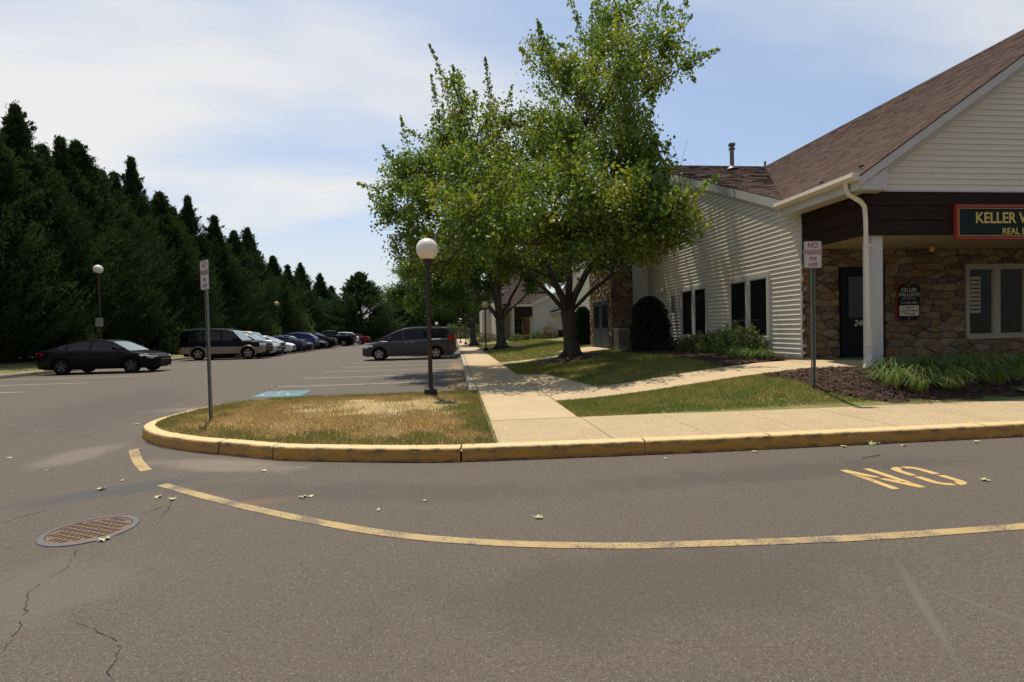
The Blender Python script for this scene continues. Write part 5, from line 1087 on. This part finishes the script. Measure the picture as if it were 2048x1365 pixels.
def deciduous(name, base, fork, lobes, nleaf, lsize, label, lmat=M_maple, rt=.22, twigs=7, group='maples along the walk', forks=None, shoots=0, sub=5, hollow=.35):
    x, y, z = base; t = thing(name, base, label, 'tree', group); B = MB(); bx_, by_ = x, y
    P = [Vector(base)+Vector((0, 0, -.1)), Vector(base)+Vector((0, 0, .12)), Vector(base).lerp(Vector(fork), .35), Vector(base).lerp(Vector(fork), .75), Vector(fork)]
    B.tube(P, [rt*1.6, rt*1.22, rt, rt*.97, rt*1.05], M_bark, 14)
    for k in range(7): a = k*.9; B.tube([Vector(base)+Vector((math.cos(a)*rt*1.9, math.sin(a)*rt*1.9, -.03)), Vector(base)+Vector((math.cos(a)*rt*1.1, math.sin(a)*rt*1.1, .14)), Vector(base)+Vector((math.cos(a)*rt*.75, math.sin(a)*rt*.75, .5))], [rt*.22, rt*.32, rt*.25], M_bark, 6)
    mains = []
    for tip, r in forks: o, rr = limb(fork, tip, r, r*.45, 8, .06); o = [Vector(fork)-Vector((0, 0, .15))]+o[1:]; B.tube(o, rr, M_bark, 10); mains.append((o, rr))
    B2 = MB(); pts = []; wts = []
    for (c, R, dens) in lobes:
        c = Vector(c); best = None
        for o, rr in mains:
            for q, r in list(zip(o, rr))[3:]:
                d = (q-c).length+ (0 if q.z < c.z else 1.5)
                if best is None or d < best[0]: best = (d, q, r)
        _, q, r = best; o, rr = limb(q, c, max(.03, r*.6), .02, 7, .10); B2.tube(o, rr, M_bark, 6)
        for k in range(sub):
            st = o[random.randint(3, 7)]; v = Vector(rng.normal(size=3)); v.z = v.z*.7+.25; v.normalize(); e = c+v*R*random.uniform(.65, 1.02); oo, rr2 = limb(st, e, .018, .005, 5, .12); B2.tube(oo, rr2, M_bark, 4)
            for tw in range(twigs):
                s0 = oo[random.randint(1, 5)]; v = Vector(rng.normal(size=3)); v.normalize(); e2 = s0+v*R*random.uniform(.2, .5); e2.z += R*.08; pts.append((s0, e2, dens))
                pts.append((s0.lerp(e2, .5), e2+Vector(rng.normal(size=3))*R*.18, dens))
                if tw % 2 == 0: B2.tube([s0, s0.lerp(e2, .55)+Vector((0, 0, .03)), e2], [.008, .005, .002], M_bark, 3)
    tk = B.build('trunk', t, True, smooth=True)
    W_ = np.array([p[2]*(p[1]-p[0]).length for p in pts]); W_ /= W_.sum(); idx = rng.choice(len(pts), nleaf, p=W_); A = np.array([tuple(p[0]) for p in pts]); E_ = np.array([tuple(p[1]) for p in pts]); tt = rng.beta(1.6, 1.0, nleaf)[:, None]
    LP = A[idx]*(1-tt)+E_[idx]*tt+rng.normal(size=(nleaf, 3))*lsize*1.25
    sh = []
    for (c, d, L_) in (shoots or []):
        c = Vector(c); d = Vector(d).normalized(); o = [c, c+d*L_*.5+Vector((random.uniform(-.1, .1), 0, 0)), c+d*L_]; B2.tube(o, [.012, .008, .003], M_bark, 4)
        n_ = int(75*L_); q = rng.uniform(0, 1, n_)[:, None]; sh.append(np.array(tuple(c))+np.array(tuple(d))*L_*q+rng.normal(size=(n_, 3))*.11*(1.15-q))
    if sh: LP = np.vstack([LP]+sh)
    B2.build('branches', t, True, smooth=True, kind='stuff')
    me = leaves(LP, lsize, lmat, up=-.35); o = link('crown', me, t); o.matrix_parent_inverse = Matrix.Translation(base).inverted(); o['kind'] = 'stuff'; WORLD.add(o.name)
    return t
D = 18.9
def lb(px, py, r, dd=0, dens=1.0): d = D-.4+dd*1.9-(1.1 if py > 370 and px > 900 else 0)-(1.8 if px > 1195 and py < 330 else 0)-(.8 if px > 1330 and py < 330 else 0); return (tuple(at(px, py, d)), r*d/F, dens)
TB = (4.2, 18.4, gz(4.2, 18.4)+.12)
fork = at(1135, 622, 18.8)
ML = [lb(1180, 95, 62, .3, .85), lb(1230, 60, 50, -.3, .8), lb(1300, 55, 60, .5, .85), lb(1340, 90, 42, -.5, .8), lb(1375, 125, 30, .3, .6), lb(1105, 120, 45, -.4, .8), lb(1080, 110, 35, .5, .7), lb(1150, 170, 70, 1.2), lb(1240, 150, 70, -1.0), lb(1310, 140, 50, 1), lb(1190, 240, 75, 1.5), lb(1250, 240, 55, -.6), lb(1120, 240, 60, -1.3), lb(1290, 290, 42, -1.2, .9),
      lb(1215, 330, 80, -1.6), lb(1150, 330, 75, .3), lb(1080, 300, 70, 1.6), lb(1040, 340, 70, -1.8), lb(1130, 400, 85, -2.4), lb(1235, 400, 65, .6), lb(1285, 380, 45, -2.2), lb(1320, 420, 50, -2.5), lb(1370, 440, 36, -2.6, .8), lb(1340, 480, 30, -2.5, .7), lb(1260, 460, 60, -2), lb(1200, 470, 60, 1.4), lb(1160, 470, 55, -1),
      lb(1010, 470, 60, -2.6, .8), lb(1100, 440, 65, -2.7, .7), lb(1180, 400, 60, -2.5, .7), lb(930, 430, 55, -2.4, .7), lb(1050, 350, 55, -2.5, .6), lb(1150, 500, 45, -2.6, .8), lb(1100, 350, 90, 2.6), lb(1000, 380, 80, 2.5), lb(1200, 300, 80, 2.4),
      lb(960, 480, 50, -2.2, .8), lb(1120, 480, 60, -2.2, .7), lb(1180, 470, 50, -2.3, .7), lb(980, 380, 50, -2, .6), lb(880, 400, 50, -2, .7), lb(1250, 440, 40, -2.4, .8), lb(1300, 400, 34, -2, .8),
      lb(1030, 310, 45, 0), lb(970, 310, 50, 1), lb(960, 400, 70, 0), lb(1000, 480, 60, 0), lb(1305, 350, 40, -2.2), lb(1350, 410, 36, -2.6, .9), lb(1375, 470, 24, -2.6, .7), lb(1290, 500, 34, -2.4), lb(780, 470, 28, .2, .8), lb(800, 515, 30, .6, .8), lb(850, 550, 34, -.3, .8), lb(905, 555, 34, .8, .8), lb(765, 425, 24, 0, .7), lb(1060, 235, 26, .3, .5), lb(1230, 520, 32, .5),
      lb(1010, 250, 36, .6, .7), lb(960, 250, 45, -.8, .8), lb(930, 210, 34, .4, .7), lb(905, 165, 22, -.3, .5), lb(1000, 400, 85, .8), lb(930, 330, 75, -1.4), lb(880, 290, 60, .8), lb(845, 330, 50, -.4), lb(890, 380, 75, 1.6), lb(820, 375, 50, .6), lb(800, 340, 35, -.8, .8), lb(775, 385, 26, .2, .7), lb(840, 430, 58, -1.2), lb(795, 430, 32, .4, .8), lb(930, 450, 75, -1.8), lb(1020, 470, 75, 2), lb(1070, 450, 70, -2.2), lb(960, 500, 45, .3), lb(870, 495, 38, 1.2, .9), lb(1090, 520, 45, 1.4), lb(1010, 530, 40, -.6, .9)]
fk = [(tuple(at(1040, 440, 18.4)), .15), (tuple(at(1250, 400, 19.5)), .15), (tuple(at(1175, 250, 19.2)), .13), (tuple(at(930, 380, 18.6)), .09), (tuple(at(1300, 450, 15.5)), .08)]
sh = []
for (a, b, c_, d_) in [(905, 200, 858, 88), (930, 215, 905, 130), (985, 235, 970, 115), (880, 250, 862, 150), (1010, 230, 1025, 170), (1165, 80, 1152, 30), (1180, 80, 1185, 5), (1240, 50, 1232, 5), (1300, 40, 1325, 0), (1350, 70, 1385, 30), (1370, 130, 1412, 105), (1375, 140, 1392, 165), (1090, 100, 1075, 40), (770, 390, 712, 365), (800, 440, 750, 450), (1060, 120, 1038, 95), (820, 300, 800, 230), (790, 330, 765, 290), (1340, 430, 1412, 400), (1360, 470, 1402, 420), (1290, 180, 1312, 205), (1285, 300, 1310, 290), (850, 280, 815, 260), (780, 400, 735, 390), (1320, 470, 1380, 490), (1200, 70, 1210, 15)]:
    p, q = at(a, b, D), at(c_, d_, D+random.uniform(-.6, .6)); sh.append((tuple(p), tuple(q-p), (q-p).length))
for q_ in range(85):
    c_, R_, dn = ML[rng.integers(len(ML))]; v_ = rng.normal(size=3); v_[2] = abs(v_[2])*.9+.25; v_ /= np.linalg.norm(v_); p_ = np.array(c_)+v_*R_*.8
    sh.append((tuple(p_), tuple(v_+np.array([0, 0, .35])), random.uniform(.45, 1.05)))
deciduous('maple_tree', TB, tuple(fork), ML, 100000, .12, 'tall forked maple with yellowing leaves dominating the lawn by the office', rt=.25, forks=fk, shoots=sh, sub=6, twigs=8)
B = MB(); p = at(1358, 345, 17.6); B.tube([at(1362, 380, 17.8), p, at(1352, 305, 17.6), at(1338, 285, 17.6)], [.012, .01, .006, .002], M_bark, 4); B.tube([p, at(1372, 290, 17.5), at(1382, 262, 17.5)], [.008, .004, .002], M_bark, 4); B.tube([at(1356, 320, 17.6), at(1345, 310, 17.6), at(1330, 315, 17.6)], [.006, .004, .002], M_bark, 4)
mt = [o for o in COL.objects if o.name == 'maple_tree'][0]; B.build('branch', mt, True, label='bare twig sticking out of the crown')
def tree_px(name, bx, by, d, forkp, lob, nleaf, ls, label, rt, fks, mat_=M_maple2, z=None, **k):
    base = at(bx, by, d); z = gz(base.x, base.y)+.1 if z is None else z; base = (base.x, base.y, z)
    L_ = [(tuple(at(a, b, d+dd)), r*(d+dd)/F, 1) for a, b, r, dd in lob]
    return deciduous(name, base, tuple(at(*forkp, d)), L_, nleaf, ls, label, mat_, rt=rt, forks=[(tuple(at(a, b, d+dd)), r) for a, b, dd, r in fks], **k)
tree_px('maple_tree', 1003, 690, 34, (1000, 640), [(1050, 440, 60, 1), (1000, 450, 60, -1), (940, 460, 60, 1), (1090, 480, 50, -1), (900, 490, 55, 0), (960, 520, 60, 2), (1040, 520, 55, -2), (1110, 530, 40, 1), (880, 540, 50, -2), (850, 560, 45, 0), (930, 570, 45, 2), (990, 560, 40, 1), (1070, 560, 35, -1), (840, 590, 35, 1), (900, 600, 35, 0), (1000, 400, 50, 0), (930, 410, 45, 0), (810, 540, 30, 0), (1120, 560, 25, 0)], 55000, .16, 'wide spreading maple with a low fork beside the far office porch', .30, [(1000, 470, 0, .2), (925, 540, -1, .16), (1060, 520, 1, .13), (975, 500, 1, .15), (1100, 545, 0, .09)], sub=5, twigs=6)
tree_px('maple_tree', 948, 692, 46, (946, 655), [(850, 580, 40, 0), (900, 560, 45, 1), (950, 560, 45, -1), (880, 610, 35, 1), (830, 610, 35, -1), (930, 610, 35, 2), (800, 590, 28, 0), (970, 600, 30, 0), (860, 540, 35, 0), (820, 555, 30, 0), (920, 520, 40, 0)], 24000, .2, 'smaller dark maple at the far end of the walk', .26, [(900, 590, 0, .15), (950, 570, 0, .15), (850, 600, 1, .1)], sub=5, twigs=5)
# conifers: three built, the rest copies sharing their meshes
def conifer_mesh(seed, H, R, n, ls, m, shape=.75, lay=1.0, low=.02, droop=.1):
    r = np.random.default_rng(seed); rr_ = random.Random(seed); P = []; Dd = []; B = MB(); B.tube([(0, 0, -.2), (0, 0, H*.5), (0, 0, H*.97)], [R*.085, R*.05, .02], M_cytr, 8)
    br = 0; N_ = int(n/34)
    for i in range(N_):
        t = low+(1-low)*r.uniform(0, 1)**1.25; a = r.uniform(0, 2*np.pi); rad = R*min(1, (1-t)/.6)**(shape+.35)*(1+.22*math.sin(a*3+t*9+seed)+r.normal()*.20)+.10*R*(1-t)
        if math.sin(a*2.3+t*31+seed*2)*math.sin(a*3.1-t*17) > .45 and t > .25: continue
        z = t*H; tip = np.array([math.cos(a)*rad, math.sin(a)*rad, z+rad*(.35-droop)]); root = np.array([math.cos(a)*rad*.25, math.sin(a)*rad*.25, z-rad*.1])
        k = 34; q = r.beta(2.2, 1, k)[:, None]; c = root*(1-q)+tip*q+r.normal(size=(k, 3))*np.array([.16, .16, .13])*R*.38*(1.1-.6*q); P.append(c); dd = (tip-root); dd /= np.linalg.norm(dd)+1e-9; dd[2] += .35; Dd.append(np.repeat(dd[None], k, 0))
        if i % 6 == 0 and m is M_pine: B.tube([tuple(root*.2+np.array([0, 0, z*.8])), tuple(tip)], [.05, .01], M_cytr, 4)
    # spires: side leaders give the ragged top
    for k in range(3):
        a = r.uniform(0, 6.28); q0 = r.uniform(.2, .45)*R; h1 = H*r.uniform(.62, .84); hb = h1-H*.17; m_ = 380; q = r.uniform(0, 1, m_)[:, None]
        cxy = np.array([math.cos(a)*q0, math.sin(a)*q0]); P.append(np.hstack([cxy*(1+.5*q)+r.normal(size=(m_, 2))*.15*R*(1.02-q)*(1+.4*np.sin(q*25)), hb+(h1-hb)*q])); Dd.append(np.tile([math.cos(a)*.5, math.sin(a)*.5, 1.0], (m_, 1)))
    for k in range(90):
        t = r.uniform(.3, .97); a = r.uniform(0, 6.28); rad = R*min(1, (1-t)/.6)*r.uniform(.7, 1.05); L_ = R*r.uniform(.18, .42)*(1.15-t*.6); m_ = 60; q = r.uniform(0, 1, m_)[:, None]; d_ = np.array([math.cos(a), math.sin(a), .75])
        P.append(np.array([math.cos(a)*rad, math.sin(a)*rad, t*H])+d_*L_*q+r.normal(size=(m_, 3))*.16*(1.1-q)); Dd.append(np.tile(d_, (m_, 1)))
    q = r.uniform(0, 1, 420)[:, None]; P.append(np.hstack([r.normal(size=(420, 2))*.10*R*(1.0-q), H*(.84+.16*q)])); Dd.append(np.tile([0, 0, 1.0], (420, 1)))
    P = np.vstack(P); Dd = np.vstack(Dd); return leaves(P, ls, m, 'foliage', aspect=.26, out_=Dd, jit=.45, fold=.2), B.mesh('trunk', smooth=True)
CM = [conifer_mesh(i, 13, 2.35, 80000, .21, M_cyp, shape=.62+.1*i, droop=-.35) for i in range(4)]
PMs = [conifer_mesh(20+i, 12, 4.6, 40000, .42, M_pine, shape=.65, droop=0) for i in range(2)]
def conifer(name, x, y, h, w, rz, label, set_, i, base=13., group='dark conifers behind the parked cars'):
    t = thing(name, (x, y, .15), label, 'tree', group, rz); me, tr = set_[i % len(set_)]; o = link('crown', me, t, kind='stuff'); o.scale = (w, w, h/base); o2 = link('trunk', tr, t); o2.scale = (w, w, h/base)
    return t
tops = [(-40, 235), (30, 210), (85, 290), (120, 275), (152, 283), (200, 340), (228, 345), (262, 315), (318, 385), (345, 415), (375, 392), (428, 432), (467, 462), (495, 456), (545, 512), (575, 530), (600, 526), (640, 547), (662, 572)]
desc = ['tallest', 'narrow', 'double topped', 'bushy', 'ragged', 'slender', 'broad', 'pointed', 'leaning', 'dense']
near = ['at the left picture edge', 'rising highest at the far left', 'left of the lamp with the grey plate', 'behind the black sedan tail', 'behind the black sedan roof', 'behind the lamp with the grey plate', 'right of the black sedan', 'with the sharp spire between sedan and edge-on sign', 'left of the edge-on sign', 'just behind the edge-on sign', 'over the tail of the tan and black suv', 'over the roof of the tan and black suv', 'over the nose of the tan and black suv', 'behind the white sedan', 'behind the amber globe lamp', 'behind the blue crossover', 'behind the far dark silver crossover', 'behind the black pickup', 'at the far end of the conifer row']
for i, (px, py) in enumerate(tops):
    r = ray(px, py); xw = -23.4+random.uniform(-.7, .7); k = xw/r.x; p = CAM+r*k; h = p.z-.15
    conifer('cypress_tree', p.x, p.y, h*.99, random.uniform(.88, 1.12)*(1 if i < 12 else 1.1), i*1.7, 'dark dense cypress '+near[i], CM, i)
for i, (y, h) in enumerate([(20.5, 8), (24.8, 8.5), (31.3, 7.5), (33.8, 7.5), (41.5, 7.5), (50, 7.5), (64.5, 7), (70, 7), (84.5, 7.5), (89, 7.5)]):
    conifer('cypress_tree', -25.8+random.uniform(-.5, .5), y, h, 1.15, i*2.1+1, 'lower dark cypress of the second rank '+['near the left picture edge', 'behind the black sedan tail', 'right of the left lamp post', 'above the black sedan nose', 'left of the black and tan suv', 'above the white sedan', 'behind the blue crossover', 'behind the middle of the car row', 'behind the black pickup', 'at the far end of the row'][i], CM, i+1, group='second rank of cypresses')
for i, (px, d, top, w, lbl) in enumerate([(722, 84, 550, 1.05, 'broad pale green pine standing free at the end of the lot'), (790, 96, 590, .8, 'smaller dark pine right of the broad pine'), (835, 100, 565, 1.0, 'pine behind the minivan'), (880, 104, 575, 1.0, 'pine behind the far maples left of the lamps'), (690, 100, 612, .8, 'low pine left of the broad pine'), (925, 106, 590, .9, 'pine at the end of the walk'), (965, 110, 600, .9, 'pine hidden beyond the third office')]):
    p = at(px, 665, d); tp = at(px, top, d); conifer('pine_tree', p.x, p.y, tp.z, w, i*1.3, lbl, PMs, i, 12., 'pines at the far end of the lot')
# light broadleaf shrubs at the foot of the conifers, seen as separate pale green clumps
def shrub(name, x, y, z, rx, ry, h, n, ls, m, label, cat='shrub', group=None, core=True, shell=.55):
    t = thing(name, (x, y, z), label, cat, group); u = rng.normal(size=(n, 3)); u /= np.linalg.norm(u, axis=1)[:, None]; u[:, 2] = np.abs(u[:, 2])*1.0-.0; rad = rng.uniform(shell, 1.0, n)**.6*(1+.07*np.sin(u[:, 0]*9+x*5)+.07*np.sin(u[:, 1]*8+u[:, 2]*7)); V = u*rad[:, None]
    zz = np.where(rng.uniform(size=n) < .35, rng.uniform(0, .35, n), V[:, 2]); V[:, 2] = zz; P = V*np.array([rx, ry, h])
    me = leaves(P, ls, m, 'foliage', aspect=.55, out_=u, jit=.8); link('foliage', me, t, kind='stuff')
    B = MB(); 
    for k in range(6): a = k*1.05+x; B.tube([(0, 0, -.05), (math.cos(a)*rx*.3, math.sin(a)*ry*.3, h*.4), (math.cos(a)*rx*.6, math.sin(a)*ry*.6, h*.75)], [.03, .02, .008], M_bark, 5)
    B.build('stem', t); return t
yx, yy = 7.15, 17.9
def clipped(px0, px1, pyt, pyb, d, label, n=9000, m=M_bushd):
    a, b = at(px0, pyb, d), at(px1, pyb, d); c = (a+b)/2; top = at((px0+px1)/2, pyt, d).z; z = gz(c.x, c.y); w = (b-a).length/2
    t = thing('clipped_bush', (c.x, c.y, z), label, 'bush', 'tall clipped evergreen bushes'); h = top-z
    u = rng.uniform(0, 2*np.pi, n); q = rng.uniform(0, 1, n); prof = np.where(q < .62, .88+.12*np.sin(q/.62*np.pi), np.sqrt(np.clip(1-((q-.62)/.38)**2, 0, 1))*.88+.02); r = w*prof*(1+.05*np.sin(u*3+q*6)+.05*np.sin(u*7-q*17)+.04*np.sin(u*13+q*31))*rng.uniform(.72, 1.02, n)**.5
    P = np.column_stack([np.cos(u)*r, np.sin(u)*r*.85, q*h]); O = np.column_stack([np.cos(u), np.sin(u), q*.8]); link('foliage', leaves(P, .0048*d, m, 'foliage', aspect=.5, out_=O, jit=.7), t, kind='stuff')
    MB().tube([(0, 0, -.1), (0, 0, h*.6)], [.08, .03], M_bark, 8).build('stem', t); return t
clipped(1263, 1338, 594, 704, 18.2, 'tall rounded dark evergreen bush beside the air conditioner', 15000)
clipped(1148, 1186, 615, 690, 26.2, 'dark rounded evergreen bush behind the maple trunk', 14000)
G2 = 'low shrubs under the office windows'
for (px, py, d, rx, h, m, l, n) in [(1395, 706, 15.8, .55, .62, M_bushl, 'low yellow green shrub under the left window', 1600), (1440, 710, 15.0, .6, .68, M_bushl, 'bushy yellow green shrub between the two windows', 2000), (1482, 715, 14.0, .55, .85, M_bushl, 'taller loose shrub under the left half of the right window', 2200), (1520, 716, 13.3, .5, .82, M_bushl, 'loose speckled shrub at the right window corner', 2000), (1348, 705, 17.0, .45, .45, M_bushd, 'small dark shrub at the foot of the big clipped bush', 1200), (1372, 705, 16.4, .35, .4, M_bushl, 'tiny pale shrub at the left end of the window bed', 700)]:
    p = at(px, py, d); shrub('shrub', min(p.x, 7.45), p.y, gz(p.x, p.y), rx, rx*.8, h, n, .07, m, l, 'shrub', G2)
for (px, py, d, rx, h, m, l) in [(1035, 680, 44.5, .8, .6, M_bushl, 'green shrub left of the far porch door'), (1063, 680, 44.5, .7, .5, M_bushl, 'small green shrub before the far stone wall'), (1052, 682, 43.5, .5, .45, M_bushb, 'small brown shrub before the far porch'), (1080, 680, 44.5, .9, .75, M_bushl, 'round green shrub before the far siding wall'), (1099, 679, 44, .8, 1.25, M_bushb, 'tall reddish brown shrub at the end of the far siding wall'), (958, 680, 54, 1.3, 1.1, M_bushl, 'broad bright green shrub left of the forked maple'), (978, 680, 54, 1.2, 1.0, M_bushb, 'brown tipped shrub behind the yellowed lamp')]:
    p = at(px, py, d); shrub('shrub', p.x, p.y, gz(p.x, p.y), rx, rx*.8, h, 900, .14, m, l, 'shrub', 'shrubs in front of the far offices')
for i, (px, d, h, r, l) in enumerate([(352, 43, 2.6, 1.3, 'sunlit green broadleaf shrub left above the tan and black suv'), (385, 44, 3.0, 1.2, 'pale green shrub behind the edge-on sign post'), (600, 62, 5.2, 2.2, 'tall light green broadleaf shrub between dark conifers beyond the coupe'), (455, 50, 3.0, 1.3, 'olive shrub under the conifers above the white sedan'), (165, 30, 2.6, .9, 'small light green shrub left of the lamp with the grey plate'), (540, 58, 3.4, 1.5, 'olive shrub left of the amber lamp'), (690, 86, 4.0, 2.5, 'yellow green shrub at the far end of the conifers'), (940, 88, 3.2, 2.6, 'bright green shrub mass above the far fence'), (905, 90, 2.8, 2.0, 'green shrub over the far fence behind the minivan')]):
    p = at(px, 690, d); x = p.x if px > 660 else -20.9; y = p.y if px > 660 else -20.9/(p.x/p.y); shrub('shrub', x, y, .15, r, r, h, 1500, .2, M_bushl, l, 'shrub', 'broadleaf shrubs at the foot of the trees')
# ornamental grass clumps
def tuft_mesh(seed, n=150, R=.62, H=.55, w=.0075):
    r = np.random.default_rng(seed); V = []; Fc = []; S_ = 5
    for i in range(n):
        a = r.uniform(0, 6.283); l = r.uniform(.6, 1.1); reach = R*r.uniform(.25, 1.15)*l; hh = H*r.uniform(.65, 1.1)*l; b0 = np.array([math.cos(a+.6)*.20*r.uniform(0, 1)**.5, math.sin(a+.6)*.20*r.uniform(0, 1)**.5, 0]); d = np.array([math.cos(a), math.sin(a), 0]); pp = np.array([-math.sin(a), math.cos(a), 0])*w*r.uniform(.7, 1.3); k = len(V)
        for s in range(S_+1):
            t = s/S_; c = b0+d*reach*(t**1.5)*1.1+np.array([0, 0, hh*(2.25*t-1.95*t*t)]); ww = pp*(1-t**2*.95)*(1 if s else .6); V += [c-ww, c+ww]
        Fc += [(k+2*s, k+2*s+1, k+2*s+3, k+2*s+2) for s in range(S_)]
    return np_mesh('blades', np.array(V), np.array(Fc), M_ogr)
TM = [tuft_mesh(40+i) for i in range(3)]
def tuft(x, y, s, label, i, group='arching grass clumps along the building'):
    t = thing('ornamental_grass', (x, y, gz(x, y)+.01), label, 'ornamental grass', group, i*1.3); o = link('blades', TM[i % 3], t, kind='stuff'); o.scale = (s*1.0, s*1.0, s*.95)
for i, (x, y, s, l) in enumerate([(7.45, 8.2, .95, 'sunlit arching grass clump nearest the porch post'), (7.75, 7.98, .85, 'sunlit arching grass clump second from the porch post, near the walk'), (8.05, 8.25, .95, 'bright arching grass clump in the middle of the sunlit group'), (8.4, 8.02, .85, 'last sunlit arching grass clump before the shaded ones'), (8.85, 8.2, .85, 'half shaded grass clump right of the sunlit group'), (9.3, 8.6, 1.0, 'shaded grass clump below the wall plaque'), (8.0, 8.75, .9, 'grass clump right behind the sunlit group'), (8.75, 8.85, 1.0, 'tall grass clump in shade between post and plaque'), (9.35, 8.1, .9, 'shaded grass clump left of the shop sign'), (9.9, 8.8, 1.0, 'shaded grass clump under the shop sign edge'), (9.85, 8.25, .9, 'shaded grass clump below the porch window'), (10.4, 8.6, 1.0, 'rightmost shaded grass clump at the picture edge')]): tuft(x, y, s, l, i)
for i, (px, py, d, s, l) in enumerate([(1500, 733, 12.2, .85, 'arching grass clump in front of the right window shrub'), (1528, 733, 12.0, .7, 'small arching grass clump at the siding corner'), (1470, 728, 12.9, .7, 'small arching grass clump left in the window bed')]):
    p = at(px, py, d); tuft(min(p.x, 7.6), p.y, s, l, i+1, 'grass clumps in the window bed')
for o in COL.objects:
    if o.type == 'MESH' and o.parent is None and 'kind' not in o and 'label' not in o: print('UNTAGGED', o.name)
print('tris', sum(len(o.data.loop_triangles) if o.data.loop_triangles else len(o.data.polygons)*2 for o in COL.objects if o.type == 'MESH'), 'objs', len(COL.objects))
